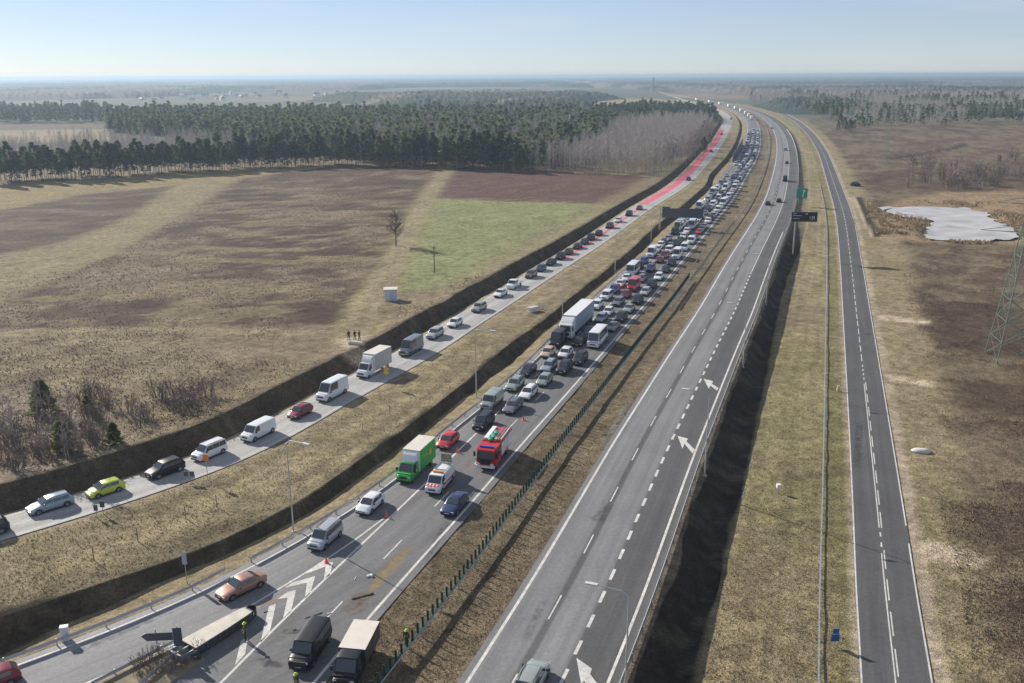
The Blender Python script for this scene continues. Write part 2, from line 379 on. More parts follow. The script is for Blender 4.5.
pth = line_d(PL([(448,166),(432,190),(420,210),(408,235),(398,255),(385,280),(370,300),(358,325),(350,345)]), GX, GY)
blend(L * sstep(5.0, 3.0, pth + wob * .2), C['greeng'] * .6 + C['yellow'] * .42)
blend(L * sstep(1.5, .6, np.abs(pth - 1.6)) * .75, C['sand'] * .72)
blend(L * sstep(2.5, 1.5, line_d(PL([(-100,340),(0,334),(150,331),(345,333)]), GX, GY) + wob * .15) * .7, C['grass'] * 1.05)
blend(L * sstep(14, 6, rs(cutC)[:, None] - GX + wob) * .65, C['grass'] * .75 + C['soil'] * .2)
pp = poly_sd(PL([(338,340),(366,338),(378,352),(372,362),(352,360),(344,352)]), GX, GY)
blend(L * sstep(-.4, .5, pp + (n3-.5)), C['sand'] * .95)
gs = poly_sd(PL([(-80,380),(60,392),(140,430),(140,452),(60,480),(-80,520)]), GX, GY) + wob
blend(L * sstep(-3, 4, gs) * .6, C['grey'])
# ground under the woods and beyond
blend(L * sstep(470, 560, GY + wob) * .8, C['dark'] * 1.5)
# --- corridor
ci = lambda *ks: [j for j, k in enumerate(kinds) if k in ks]
def setc(ks, c, amt=.25):
    for j in ci(*ks): col[:, j] = np.asarray(c) * (1 - amt + 2 * amt * n3[:, j:j+1])
setc(['crest'], C['soil'] * 1.15); setc(['cut'], C['cut']); setc(['verge'], C['grass'] * .85 + C['sand'] * .2, .15); setc(['median'], C['grass'])  # cut slope: shade of the bank is put into its darker colour
setc(['ditch'], C['cut'] * .8); setc(['bank'], C['grass'] * .75 + C['tan'] * .25); setc(['gravel'], (.19, .17, .145), .2); setc(['soil'], C['soil'])  # ditch sides likewise darkened in colour to deepen their shade
setc(['emb'], C['dark'] * .8)  # embankment shade painted in as a near-black slope colour
for j in ci('emb'): w_ = sstep(250, 320, YR)[:, None]; col[:, j] = col[:, j] * (1 - w_) + C['grass'] * w_; setc(['bank2'], C['soil'] * 1.15); setc(['right'], C['grass'] * 1.02); setc(['sand'], C['sand'] * .85, .1)  # painted embankment shade gives way to plain grass further off
cutm = np.zeros((NY, NX)); cutm[:, ci('cut', 'crest')] = 1; blend(cutm * sstep(.35, .7, dr)[:, None], C['sand'] * .9)
med = np.zeros((NY, NX)); med[:, ci('median')] = 1
blend(med * sstep(.5, .68, n1) * .5, C['greeng'])
mt = (GX - rs(ditchU)[:, None]); blend(med * sstep(1.3, .5, np.abs(mt + 3.2 + (n2-.5))) * .55 * sstep(250, 120, GY), C['soil'] * .7)
cl = PL([(481,338.5),(520,318),(528,309)], zM); blend(med * sstep(.9, .4, line_d(PL([(511,305),(535,304.5)], zM), GX, GY)), C['sand'])
soil = np.zeros((NY, NX)); soil[:, ci('soil')] = 1
blend(soil * sstep(.42, .6, n2) * .6 * sstep(70, 200, GY), C['grass'] * .8)
rg = np.zeros((NY, NX)); rg[:, ci('right')] = 1
blend(rg * sstep(.5, .66, n1) * .55, C['greeng'] * 1.1); blend(rg * sstep(.55, .72, n2) * .4, C['tan'])
for j in ci('median', 'right', 'soil'): col[:, j] *= (.80 + .4 * vnoise(np.full(NY, j * 3.7), YR / 22 + j * 9.1, 71))[:, None]
fx = GX - rs(fence)[:, None]
blend(rg * sstep(0, 1.0, fx) * .55, C['greeng'] * .9)
blend(rg * sstep(.5, .2, np.abs(fx - .6)) * .25, C['soil'] * .9)
# --- right field
Rr = KR.astype(float)
edge = PL([(805,118),(830,140),(848,165),(862,190),(885,215),(903,245),(912,281),(924,330),(936,360),(945,400),(952,450),(958,520),(975,560),(1000,683),(1030,800)], zRt)
edge = sorted(edge, key=lambda q: q[1]); ex = np.interp(YR, [q[1] for q in edge], [q[0] for q in edge])[:, None]
de = GX - ex + wob * .6
blend(Rr, C['grass']); blend(Rr * sstep(.5, .68, n1) * .4, C['greeng'])
heathR = sstep(-2, 3, de)
blend(Rr * heathR, C['tan'] * .85); blend(Rr * heathR * sstep(.44, .56, n2*.5 + n3*.3 + n1*.2) * .85, C['heath'] * (.8 + .5*n3[..., None]))
blend(Rr * heathR * sstep(.55, .7, n1) * sstep(140, 110, GY) * .6, C['greeng'] * .8)
for pts in ([(930,300),(1100,312),(1100,362),(985,358),(935,345)], [(945,378),(1100,372),(1100,425),(1000,420),(950,405)]):
    blend(Rr * sstep(-2, 3, poly_sd(PL(pts, zRt), GX, GY) + wob * .7) * .85, C['heath'] * .85)
blend(Rr * sstep(-3, 4, poly_sd(PL([(868,214),(900,200),(930,193),(1200,180),(1200,240),(1020,245),(925,243),(880,238)], zRt), GX, GY) + wob) * .8, C['reed'])
blend(Rr * sstep(-5, 5, poly_sd(PL([(845,175),(950,165),(1100,150),(1100,190),(930,192),(880,190)], zRt), GX, GY) + wob) * .6, C['heath'])
blend(Rr * sstep(1.6, .6, line_d(PL([(888,159),(920,154),(950,149),(965,144)], zRt), GX, GY) - 2.5) * .9, C['dark'])
for pts in ([(905,536),(925,541),(948,547),(973,553),(984,559),(978,566),(943,560),(915,562)], [(874,314),(900,317),(929,321),(926,324),(898,321),(876,319)], [(880,372),(905,377),(932,382),(930,386),(905,382),(884,379)]):
    blend(Rr * sstep(-.5, .6, poly_sd(PL(pts, zRt), GX, GY) + (n3-.5)*1.2 + .4), C['sand'] * 1.2)
blend(Rr * sstep(1.2, .4, line_d(PL([(853,197),(862,215),(872,236)], zRt), GX, GY)), C['sand'])
blend(Rr * sstep(1.6, .8, line_d(PL([(860,198),(868,218),(877,236)], zRt), GX, GY)), C['dark'])
# --- far country: patchwork of fields
farm = sstep(700, 1300, GY) * (KL | KR)
pat = vnoise(GX/260, GY/700, 31)
blend(farm * .9, C['far'] * (.9 + .4 * n4[..., None])); blend(farm * sstep(.6, .64, pat), C['grass'] * .8); blend(farm * sstep(.3, .26, pat), C['tan'])
for pts in ([(545,108),(625,110),(690,112),(700,101),(640,98),(560,102)], [(0,135),(60,128),(112,130),(112,140),(60,142),(0,143)]):
    blend(L * sstep(-8, 10, poly_sd(PL(pts), GX, GY)), C['grass'] * 1.05)
# relief: tussocks and humps
nearf = sstep(600, 420, GY)
GZ += KL * nearf * ((n2 - .5) * .9 * sstep(-2, 6, hA) + (n3 - .5) * .55 + (n1 - .5) * .8) * sstep(0, 6, rs(cutC)[:, None] - GX)
GZ += KR * nearf * ((n2 - .5) * 1.0 * heathR + (n3 - .5) * .45) * sstep(0, 8, GX - rs(srR)[:, None])
GZ += (med + rg) * (n3 - .5) * .22 * nearf + soil * (n3 - .5) * .16 * nearf
slp = np.zeros((NY, NX)); slp[:, ci('cut', 'ditch', 'emb')] = 1
blend(slp * sstep(.50, .68, fbm(GX/2.2, GY/2.2, 55)) * .4, C['grass'] * .6)
for k_ in ('cut', 'ditch', 'emb', 'bank'):
    for j in ci(k_): GZ[:, j] += (n3[:, j] - .5) * .35
POND0 = PL([(878,207),(900,206.5),(930,206),(968,207.5),(984,212),(992,217),(1008,226),(1018,232),(1024,236),(1010,239),(968,240),(930,239.5),(922,233),(925,228),(935,222),(920,218),(900,216),(885,212)], zRt)
POND = []
for i_ in range(len(POND0)):
    a_, b_ = np.array(POND0[i_]), np.array(POND0[(i_+1) % len(POND0)]); n_ = max(1, int(np.linalg.norm(b_-a_) / 1.5))
    for k_ in range(n_):
        q_ = a_ + (b_-a_)*k_/n_; POND.append((float(q_[0] + (vnoise(q_[0]/2.2, q_[1]/2.2, 5) - .5)*3.2), float(q_[1] + (vnoise(q_[0]/2.6, q_[1]/2.6, 15) - .5)*6)))
pd = poly_sd(POND, GX, GY)
k_p = KR * sstep(-3, 0, pd); GZ[:] = GZ * (1 - k_p) + (zr_[:, None] - .75) * k_p
idx = np.arange(NY * NX).reshape(NY, NX)
FQ = np.stack([idx[:-1, :-1], idx[:-1, 1:], idx[1:, 1:], idx[1:, :-1]], -1).reshape(-1, 4)
ground_m = surf_mat('ground_soil_and_dry_grass', [(.11, .2), (.7, .42), (3.6, .44), (14, .34)], .95, bump=.9, bscale=6, bdist=.22, spec=.1)
ground = np_mesh('ground', np.stack([GX, GY, GZ], -1).reshape(-1, 3), FQ, ground_m, col.reshape(-1, 3), smooth=True)
tag(ground, 'dry winter ground of grass, heath and ditches running out to the horizon', kind='structure')
def ground_z(x, y):
    i = int(np.clip(np.searchsorted(YR, y) - 1, 0, NY - 2)); u = (y - YR[i]) / (YR[i+1] - YR[i])
    return float(np.interp(x, GX[i], GZ[i]) * (1-u) + np.interp(x, GX[i+1], GZ[i+1]) * u)

# ------------------------------------------------------------------ roads
def arc(x): return np.concatenate([[0], np.cumsum(np.hypot(np.diff(x), np.diff(YS)))])
def strip(name, xs, cols, zf, y0, y1, m, label, dz=.03):
    k = (YS >= y0) & (YS <= y1); y = YS[k]; s = arc(xs[0])[k]; n = len(y); w = len(xs)
    X = np.array([x[k] for x in xs]).T; V = np.stack([X, np.repeat(y[:, None], w, 1), np.repeat((zf(y) + dz + 0*y)[:, None], w, 1)], -1).reshape(-1, 3)
    cc = np.array(cols, float); cc = np.repeat(cc[None], n, 0)
    if name == 'motorway_road':                       # the exit ramp is paved in paler, older asphalt
        rp_ = (1 - sstep(74, 88, y))[:, None] * (X < (at_gore(y))[:, None]); cc = cc * (1 - rp_[..., None]) + np.array(g3(.25)) * rp_[..., None]
    uv = np.stack([X - X[:, :1], np.repeat(s[:, None], w, 1)], -1).reshape(-1, 2)
    id_ = np.arange(n*w).reshape(n, w); F_ = np.stack([id_[:-1, :-1], id_[:-1, 1:], id_[1:, 1:], id_[1:, :-1]], -1).reshape(-1, 4)
    return tag(np_mesh(name, V, F_, m, cc.reshape(-1, 3), uv), label, kind='structure')
asph = surf_mat('asphalt', [(.12, .14), (.5, .20), (2.5, .13), (9, .16)], .82, bump=.25, bscale=14, bdist=.02, stretch={1: (2.2, .035, 1)}, spec=.35)
z0 = lambda y: 0 * y
g3 = lambda v: (v, v, v * 1.03)
jx = [jamRail - .3, jamRail + 1.0] + [offs(jamR, d) for d in (-7.0, -6.2, -5.2, -4.4, -3.5, -2.6, -1.7, -.9, -.1, .9)]
for i in range(1, len(jx)): jx[i] = np.maximum(jx[i], jx[i-1] + .05)
jc = [g3(.20), g3(.19), g3(.14), g3(.12), g3(.14), g3(.12), g3(.135), g3(.12), g3(.14), g3(.122), g3(.135), g3(.145)]
at_gore = lambda y: np.interp(y, YS, offs(jamR, -7.0))
strip('motorway_road', jx, jc, z0, 27, 2100, asph, 'grey asphalt carriageway filled by the traffic jam')
rl = [0.0]; rx = []; rc = []
for d, v in ((-.7,.15),(0,.17),(.8,.165),(1.7,.18),(2.6,.165),(3.05,.16),(3.3,.085),(3.75,.08),(4.0,.17),(4.7,.19),(5.4,.18),(6.2,.185),(6.75,.155),(6.95,.088),(8.7,.078),(10.4,.085),(11.3,.10)):
    rx.append(offs(rcL, d)); rc.append(g3(v))
strip('outbound_road', rx, rc, z0, 27, 2100, asph, 'pale grey carriageway heading away with a darker merging lane')
sx = [slipL, slipL*.75+slipR*.25, slipL*.5+slipR*.5, slipL*.25+slipR*.75, slipR]
strip('link_road', sx, [(.36, .355, .35), (.32, .315, .31), (.36, .355, .35), (.31, .305, .30), (.35, .345, .34)], zM, 27, 2000, asph, 'pale link road with a queue left of the motorway')
strip('side_road', [srL, offs(srR, -4.3), srC, offs(srR, -1.4), srR], [g3(.085), g3(.078), g3(.088), g3(.078), g3(.085)], zRt, 27, 2000, asph, 'dark two lane side road with white edge lines')
redm = surf_mat('red_road_coating', [(.06, .28), (.4, .22), (3, .15)], .8, spec=.3)
strip('red_road', [slipL + .15, slipL*.45 + slipR*.55 - .2], [(.52, .12, .165), (.52, .12, .165)], zM, 330, 800, redm, 'pink red surfaced lane on the far part of the link road', dz=.036)
strip('red_road', [slipL*.45 + slipR*.55 - 1.3, slipL*.45 + slipR*.55 - .3], [(.50, .13, .17)] * 2, zM, 225, 326, redm, 'narrow red stripe between the lanes of the link road', dz=.036)

paint = surf_mat('road_paint', [(.25, .15), (1.5, .22), (8, .25)], .7)
class Marks:
    def __init__(s, zf, dz=.036): s.V = []; s.F = []; s.zf = zf; s.dz = dz
    def seg(s, x, d0, d1, ya, yb, step=None):
        ya, yb = max(ya, 27), yb
        n = max(2, int(math.log(yb/ya) / .02) + 1); y = np.exp(np.linspace(math.log(ya), math.log(yb), n))
        g = np.interp(y, YS, np.gradient(x, YS)); q = np.sqrt(1+g*g); X = np.interp(y, YS, x); o = len(s.V)
        for i in range(n):
            for d in (d0, d1):
                yy = y[i] - d * g[i] / q[i]; s.V.append((X[i] + d / q[i], yy, float(s.zf(yy)) + s.dz))
        s.F += [(o+2*i, o+2*i+1, o+2*i+3, o+2*i+2) for i in range(n-1)]
    def dash(s, x, d0, d1, ya, yb, ln, pitch, ph=0):
        S = arc(x); a_ = np.interp(ya, YS, S); b_ = np.interp(yb, YS, S); k = a_ + ph
        while k < b_:
            s.seg(x, d0, d1, float(np.interp(k, S, YS)), float(np.interp(k + ln, S, YS))); k += pitch
    def poly(s, px, up=0.0):
        o = len(s.V)
        for p in px:
            x, y, z = Pf(p[0], p[1], s.zf); s.V.append((x, y, z + s.dz + up))
        n = len(px)
        if n == 4: s.F.append((o, o+1, o+2, o+3))
        else:
            for i in range(1, n-1): s.F.append((o, o+i, o+i+1, o+i+1))
    def done(s, label, v=.54, cat=None):
        q = [f for f in s.F if f[2] != f[3]]; t = [f[:3] for f in s.F if f[2] == f[3]]
        me = bpy.data.meshes.new('road_markings'); me.from_pydata(s.V, [], q + t); me.materials.append(paint)
        at_ = me.color_attributes.new('Col', 'FLOAT_COLOR', 'POINT'); at_.data.foreach_set('color', np.tile([v, v*.98, v*.93, 1], len(s.V)).astype(np.float32))
        bm = bmesh.new(); bm.from_mesh(me)
        for f in bm.faces:
            f.normal_update()
            if f.normal.z < 0: f.normal_flip()
        bm.to_mesh(me); bm.free()
        o = bpy.data.objects.new('road_markings', me); COL.objects.link(o); return tag(o, label, kind='structure')
m = Marks(z0)
m.seg(jamR, -.14, .14, 30, 1900); m.dash(jamR, -3.57, -3.43, 62, 1700, 4, 12, 5.4)
m.seg(jamR, -7.12, -6.88, 30, 118); m.dash(jamR, -7.08, -6.92, 122, 1700, 4, 12)
m.seg(jamRail, .5, .7, 30, 1500)
rampR = line([(20,712),(87.5,683),(125,667),(162.5,649.6),(200,632),(250,607),(273.5,592),(306,573),(356,539.5),(383.5,518.5)], s=2)
m.seg(rampR, -.1, .12, 50, P(383.5, 518.5)[1])
def T1(*q): return [(x/4, 512 + y/4) for x, y in q]
def T2(*q): return [(256 + x/4, 512 + y/4) for x, y in q]
def T7(*q): return [(512 + x/4, 342 + y/4) for x, y in q]
def T3(*q): return [(512 + x/4, 512 + y/4) for x, y in q]
for q in (T2((196,250),(268,196),(308,202),(272,222)), T2((280,207),(308,203),(294,255),(272,268)), T2((116,304),(146,284),(237,257),(204,284)), T2((206,270),(237,258),(217,325),(195,347)),
          T2((84,350),(128,321),(160,313),(128,344)), T2((130,330),(160,314),(140,400),(107,432)), T2((52,378),(80,368),(55,482),(18,525)), T1((965,515),(992,503),(980,570),(940,614))): m.poly(q, .004 if q[0] in ((256+196/4,512+250/4),(256+116/4,512+304/4),(256+84/4,512+350/4)) else .0)
m.done('white edge lines, lane dashes and gore chevrons on the jammed carriageway')
m = Marks(z0)
m.seg(rcL, -.14, .14, 30, 1900); m.dash(rcL, 3.32, 3.46, 50, 1800, 4, 12, 9.6)
yj = P(750.5, 271)[1]
m.dash(rcL, 6.85, 7.15, 50, yj, 2, 4.02, 1.5); m.seg(rcL, 6.9, 7.1, yj, 1900); m.seg(rcL, 10.35, 10.6, 30, yj + 60)
m.poly(T7((662,376),(705,388),(697,398),(690,408),(682,428))); m.poly(T7((697,398),(734,434),(722,447),(690,408)))
m.poly(T7((766,147),(804,158),(800,168),(794,175),(787,188))); m.poly(T7((800,168),(827,186),(819,195),(794,175)))
m.poly(T3((258,585),(320,628),(312,650),(296,672),(276,690))); m.poly(T3((312,650),(352,702),(316,722),(290,678)))
m.done('white lines, merge dashes and bent arrows on the outbound carriageway')
m = Marks(zM); m.seg(slipL, .35, .5, 30, 1500); m.seg(slipR, -.5, -.35, 30, 1500)
m.dash((slipL + slipR) / 2, -.07, .07, 60, 1200, 4, 10); m.done('worn white lines on the link road', .5)
m = Marks(zRt)
m.seg(srL, .02, .17, 30, 1500); m.seg(srR, -.17, -.02, 30, P(0, 548, -2.3)[1]); m.seg(srR, -.17, -.02, P(0, 530, -2.3)[1], 1500)
ya, yb = P(880, 553, -2.3)[1], P(880, 528, -2.3)[1]
m.seg(srC, -.1, .02, 30, ya); m.dash(srC, .16, .28, 40, ya, 4, 6, 1.5); m.dash(srC, -.06, .1, ya + 1.2, yb, 1, 2.4)
yc = P(862, 372, -2.3)[1]
m.seg(srC, -.1, .02, yb, yc - 6); m.dash(srC, .16, .28, yb, yc - 6, 4, 6); m.dash(srC, -.06, .1, yc - 4, yc + 4, 1, 2.4); m.dash(srC, -.06, .08, yc + 6, 1200, 4, 6)
m.done('white edge and centre lines on the dark side road')

# gore verge: raised kerbed wedge of grass where the exit parts from the motorway
gv = MB(); pts = [(80,690),(120,671),(165,651),(184,646),(196,652),(206,660),(172,684),(150,700),(60,712)]
b_ = [P(*q) for q in pts]; ctr = np.mean(b_, 0)
lo = [(x, y, .035) for x, y in b_]; hi = [(x + (ctr[0]-x)*.03, y + (ctr[1]-y)*.03, .16) for x, y in b_]
gv.loft([lo, hi, [(x + (ctr[0]-x)*.3, y + (ctr[1]-y)*.3, .30) for x, y in b_]], True)
gvm = mat('gore_verge_soil', (.21, .175, .12), .95, nscale=1.5, namt=.35, bump=.5)
tag(gv.build('verge_ground', gvm), 'kerbed wedge of bare soil and dry grass in the gore of the exit', kind='structure')
# absorbent sand, oil and repair patches on the roads (thin sheets with ragged edges)
def stain(px, colr, zf, label, amt, dz=.034):
    q = [Pf(x, y, zf) for x, y in px]; cx_ = np.mean([v[0] for v in q]); cy_ = np.mean([v[1] for v in q])
    V = [(cx_, cy_, q[0][2] + dz)]; A = [1.0]; n = 0; per = []
    for i in range(len(q)):
        a_, b2 = np.array(q[i]), np.array(q[(i+1) % len(q)])
        for k in range(4): per.append(a_ + (b2-a_) * k / 4)
    n = len(per)
    for sc_, al in ((.5, .9), (.8, .6), (1.05, 0.0)):
        for p in per: V.append((cx_ + (p[0]-cx_)*sc_, cy_ + (p[1]-cy_)*sc_, p[2] + dz)); A.append(al)
    F_ = [(0, 1 + i, 1 + (i+1) % n) for i in range(n)]
    for r in (0, 1):
        for i in range(n): F_.append((1+r*n+i, 1+(r+1)*n+i, 1+(r+1)*n+(i+1) % n, 1+r*n+(i+1) % n))
    me = bpy.data.meshes.new('road_stain'); me.from_pydata(V, [], F_)
    at_ = me.color_attributes.new('Col', 'FLOAT_COLOR', 'POINT'); at_.data.foreach_set('color', np.array([[v_*amt]*3 + [1] for v_ in A], np.float32).ravel())
    mm = bpy.data.materials.new('road_stain'); mm.use_nodes = True; nt = mm.node_tree; b = nt.nodes['Principled BSDF']
    b.inputs['Base Color'].default_value = (*colr, 1); b.inputs['Roughness'].default_value = .9
    a1 = nt.nodes.new('ShaderNodeAttribute'); a1.attribute_name = 'Col'; t = nt.nodes.new('ShaderNodeTexCoord'); nn = nt.nodes.new('ShaderNodeTexNoise')
    nn.inputs['Scale'].default_value = 1.4; nn.inputs['Detail'].default_value = 7; nt.links.new(t.outputs['Object'], nn.inputs['Vector'])
    mr = nt.nodes.new('ShaderNodeMapRange'); mr.inputs['From Min'].default_value = .35; mr.inputs['From Max'].default_value = .62; nt.links.new(nn.outputs['Fac'], mr.inputs['Value'])
    mu = nt.nodes.new('ShaderNodeMath'); mu.operation = 'MULTIPLY'; nt.links.new(a1.outputs['Fac'], mu.inputs[0]); nt.links.new(mr.outputs['Result'], mu.inputs[1])
    nt.links.new(mu.outputs[0], b.inputs['Alpha']); me.materials.append(mm)
    o = bpy.data.objects.new('road_stain', me); COL.objects.link(o); return tag(o, label, kind='structure')
stain(T2((640,120),(600,190),(545,255),(470,320),(420,380),(380,400),(430,330),(490,240),(560,170),(620,125)), (.42, .28, .07), z0, 'yellow brown absorbent powder strewn along the crashed lane', .55)
stain(T2((470,320),(440,400),(380,420),(340,390),(400,320)), (.20, .13, .08), z0, 'rusty brown stain on the crashed lane', .6)
stain(T2((10,370),(60,345),(110,350),(60,375),(20,390)), (.34, .24, .14), z0, 'sandy stain at the tip of the gore', .7)
stain(T2((0,590),(40,580),(120,610),(100,625),(30,625)), (.035, .035, .045), z0, 'dark oil patch left of the black van', .8)
stain(T2((105,470),(200,470),(180,490),(110,490)), (.04, .04, .045), z0, 'dark fluid trickle behind the black van', .7)
stain([(588,520),(606,504),(615,505),(604,524)], (.06, .06, .065), z0, 'dark repair patch on the outbound lane', .45)
stain(T2((200,390),(360,330),(400,330),(330,370),(240,400)), (.27, .29, .31), z0, 'pale streak of spilt liquid across the crashed lane', .5)
stain([(520,640),(540,600),(548,600),(530,642)], (.11,.11,.115), z0, 'faint dark patch on the left outbound lane', .4)
stain([(600,445),(628,398),(634,398),(607,447)], (.24,.245,.25), z0, 'pale worn patch on the outbound lane', .5)
stain([(868,640),(873,560),(880,560),(877,642)], (.12,.12,.125), zRt, 'pale worn strip on the side road', .4)
stain([(852,470),(856,420),(864,420),(861,470)], (.055,.055,.06), zRt, 'dark worn strip on the side road', .5)
stain([(420,560),(446,520),(452,524),(428,562)], (.075,.075,.08), z0, 'dark tyre smear on the crashed lane', .5)
stain([(52,660),(150,618),(190,606),(80,655)], (.15,.15,.155), z0, 'dark tyre worn strip along the exit ramp', .5)
ice = mat('pond_ice', (.43, .42, .41), .45, nscale=.16, namt=.30)
pm = MB(); pm.poly([(x, y, zRt(y) - .14) for x, y in POND]); tag(pm.build('water', ice), 'pale frozen pond among tan reeds right of the side road', kind='structure')

for q in ([(752,452),(756,438),(758,438),(755,453)], [(741,500),(744,487),(746,487),(743,501)], [(763,408),(765,398),(767,398),(765,409)], [(748,470),(750,462),(752,462),(750,471)]):
    stain(q, (.16, .20, .28), lambda y: zRt(y) - .05, 'small pale puddle at the foot of the dark embankment', 1.0, dz=.06)

# ------------------------------------------------------------------ guardrails, lamps, signs
galv = mat('galvanised_steel', (.42, .44, .46), .45, metal=.6, nscale=2, namt=.15)
dgreen = mat('dark_green_plastic', (.015, .06, .045), .5)
wood = mat('weathered_wood', (.16, .12, .085), .9, nscale=6, namt=.3)
white = mat('white_paint_metal', (.75, .75, .74), .4)
concrete = mat('concrete', (.42, .40, .36), .85, nscale=3, namt=.2, bump=.2)
black = mat('black_plastic', (.02, .02, .022), .55)
backgrey = mat('sign_back_grey', (.085, .10, .12), .5, metal=.2)
def sweep(x, ya, yb, prof, zf, step=2.0):
    S = arc(x); s0, s1 = np.interp([ya, yb], YS, S); n = max(2, int((s1-s0)/step)); ss = np.linspace(s0, s1, n); y = np.interp(ss, S, YS)
    X = np.interp(y, YS, x); g = np.interp(y, YS, np.gradient(x, YS)); q = np.sqrt(1+g*g); z = zf(y) + 0*y
    rings = [[(X[i] + d/q[i], y[i] - d*g[i]/q[i], z[i] + h) for d, h in prof] for i in range(n)]
    return MB().loft(rings, True)
def stations(x, ya, yb, pitch, zf):
    S = arc(x); s0, s1 = np.interp([ya, yb], YS, S); ss = np.arange(s0, s1, pitch); y = np.interp(ss, S, YS)
    return [(float(np.interp(v, YS, x)), float(v), float(zf(v)), -math.atan(slope(x, v))) for v in y]
def repeat_parts(root, name, mb, mats, st, lift=0.0, most=100):
    """the nearest pieces as parts of their own, the many far ones as one part"""
    st = sorted(st, key=lambda q: q[1]); first = None
    for (x, y, z, rz) in st[:most]:
        if first is None: o = first = mb.build(name, mats, root)
        else:
            o = first.copy(); COL.objects.link(o); o.parent = root
        o.location = (x, y, z + lift); o.rotation_euler = (0, 0, rz)
    if st[most:]:
        far = MB()
        for (x, y, z, rz) in st[most:]:
            c, s = math.cos(rz), math.sin(rz)
            far.add([(x + p[0]*c - p[1]*s, y + p[0]*s + p[1]*c, z + lift + p[2]) for p in mb.v], mb.f)
        tag(far.build(name, mats, root), kind='stuff')
def guardrail(label, x, ya, yb, zf, side=1, pitch=4.0, slats=False, lo=.42):
    r = thing('guardrail', label, 'guardrail')
    w = [(0, lo), (.05, lo + .04), (.05, .52), (.01, .58), (.05, .64), (.05, .70), (0, .75), (-.03, .70), (-.03, lo + .04)]
    sweep(x, ya, yb, [(d * side, h) for d, h in w], zf, 3.0).build('rail', galv, r, 40)
    repeat_parts(r, 'post', MB().box(-.06, .06, -.05, .05, -.3, .70), galv, stations(offs(x, -.1*side), ya, yb, pitch, zf))
    if slats:
        sweep(x, ya, yb, [(-.10, .74), (.10, .74), (.10, .80), (-.10, .80)], zf, 3.0).build('slat_bar', dgreen, r)
        repeat_parts(r, 'slat', MB().box(-.10, .10, -.025, .025, 0, .95, b=0), dgreen, stations(x, ya, yb, 1.0, zf), lift=.80)
    return r
guardrail('galvanised guardrail with a row of dark green anti-glare slats in the median', medRail, 52, P(688, 280)[1], z0, 1, 4, True)
ya, yb = P(0, 300)[1], P(0, 222)[1]
xA = medRail + np.where((YS > ya) & (YS < yb), np.sin(np.pi * (YS - ya) / (yb - ya)) * -1.0, 0)
guardrail('left half of the guardrail pair that splits in the median', offs(medRail, -1.3), P(688, 280)[1] + 2, P(737, 220)[1], z0)
guardrail('long plain median guardrail that curves on beyond the slatted one', offs(medRail, .9), P(672, 308)[1], 900, z0)
guardrail('low guardrail along the left shoulder of the jammed carriageway', jamRail, P(217, 579)[1] + 3, 480, z0)
rl_ = jamRail - np.interp(YS, [P(200, 586)[1], P(217, 579)[1] + 4], [0, .9])
guardrail('lower guardrail beside the exit ramp with its end bent to the ground', rl_, 50, P(215, 580)[1] + 1, z0)
guardrail('guardrail along the top of the dark embankment on the outbound side', offs(rcL, 11.55), 52, 800, z0, -1, lo=.08)
r_ = thing('railing', 'thin grey low railing along the left verge of the side road', 'railing')
for h_ in (.30,): sweep(fence, 52, 400, [(-.07, h_ - .03), (.07, h_ - .03), (.07, h_ + .03), (-.07, h_ + .03)], zRt, 4.0).build('rail', galv, r_)
repeat_parts(r_, 'post', MB().box(-.04, .04, -.04, .04, -.3, .36), galv, stations(fence, 52, 400, 3.0, zRt))
tp = mat('lamp_pole_steel', (.50, .52, .54), .4, metal=.5)
def street_lamp(label, x, y, z, aim, h=10.6, arm=2.4):
    r = thing('street_lamp', label, 'street lamp', (x, y, z), 0, 'street lamps along the motorway')
    MB().tube((0,0,0), (0,0,h-.4), .095, .048, 8).build('pole', tp, r, 40)
    ax, ay = aim; n = math.hypot(ax, ay); ax, ay = ax/n, ay/n
    MB().tube((0,0,h-.45), (ax*.5, ay*.5, h), .05, .045, 6).tube((ax*.5, ay*.5, h), (ax*arm, ay*arm, h+.12), .045, .035, 6).build('arm', tp, r, 40)
    b = MB().box(-.1, .85, -.16, .16, -.06, .07, b=.04).build('lantern', mat('lantern_grey', (.55, .57, .58), .4), r); b.location = (ax*arm, ay*arm, h+.12); b.rotation_euler = (0, 0, math.atan2(ay, ax))
    MB().box(-.2, .2, -.2, .2, -.1, .12).build('base', concrete, r)
    return r
def perp(x, y):  # unit vector to the right of a line
    g = slope(x, y); q = math.hypot(1, g); return (1/q, -g/q)
for (bx, by, lab) in ((293.4, 529, 'tall grey street lamp on the left bank nearest the silver people carrier'), (476.3, 396, 'grey street lamp on the left bank above the dark grey van'),
                      (562.4, 315, 'grey street lamp on the left bank beside the lorry with the long pale trailer'), (615, 270.5, 'grey street lamp on the left bank above the red van'),
                      (651, 238.5, 'grey street lamp on the left bank just below the big gantry sign')):
    x, y = P(bx, by); rx_, ry_ = perp(jamRail, y)
    street_lamp(lab, x, y, ground_z(x, y) - .05, (rx_, ry_))
for y in (57, 99, 141, 183):
    x = at(offs(rcL, 12.5), y); rx_, ry_ = perp(rcL, y)
    lab = {57: 'street lamp at the bottom by the embankment, its arm over the merging lane', 99: 'street lamp on the embankment beside the lower bent arrow', 141: 'street lamp on the embankment beside the upper bent arrow', 183: 'farthest street lamp on the embankment, beyond both bent arrows'}[y]
    street_lamp(lab, x, y, ground_z(x, y) - .05, (-rx_, -ry_))

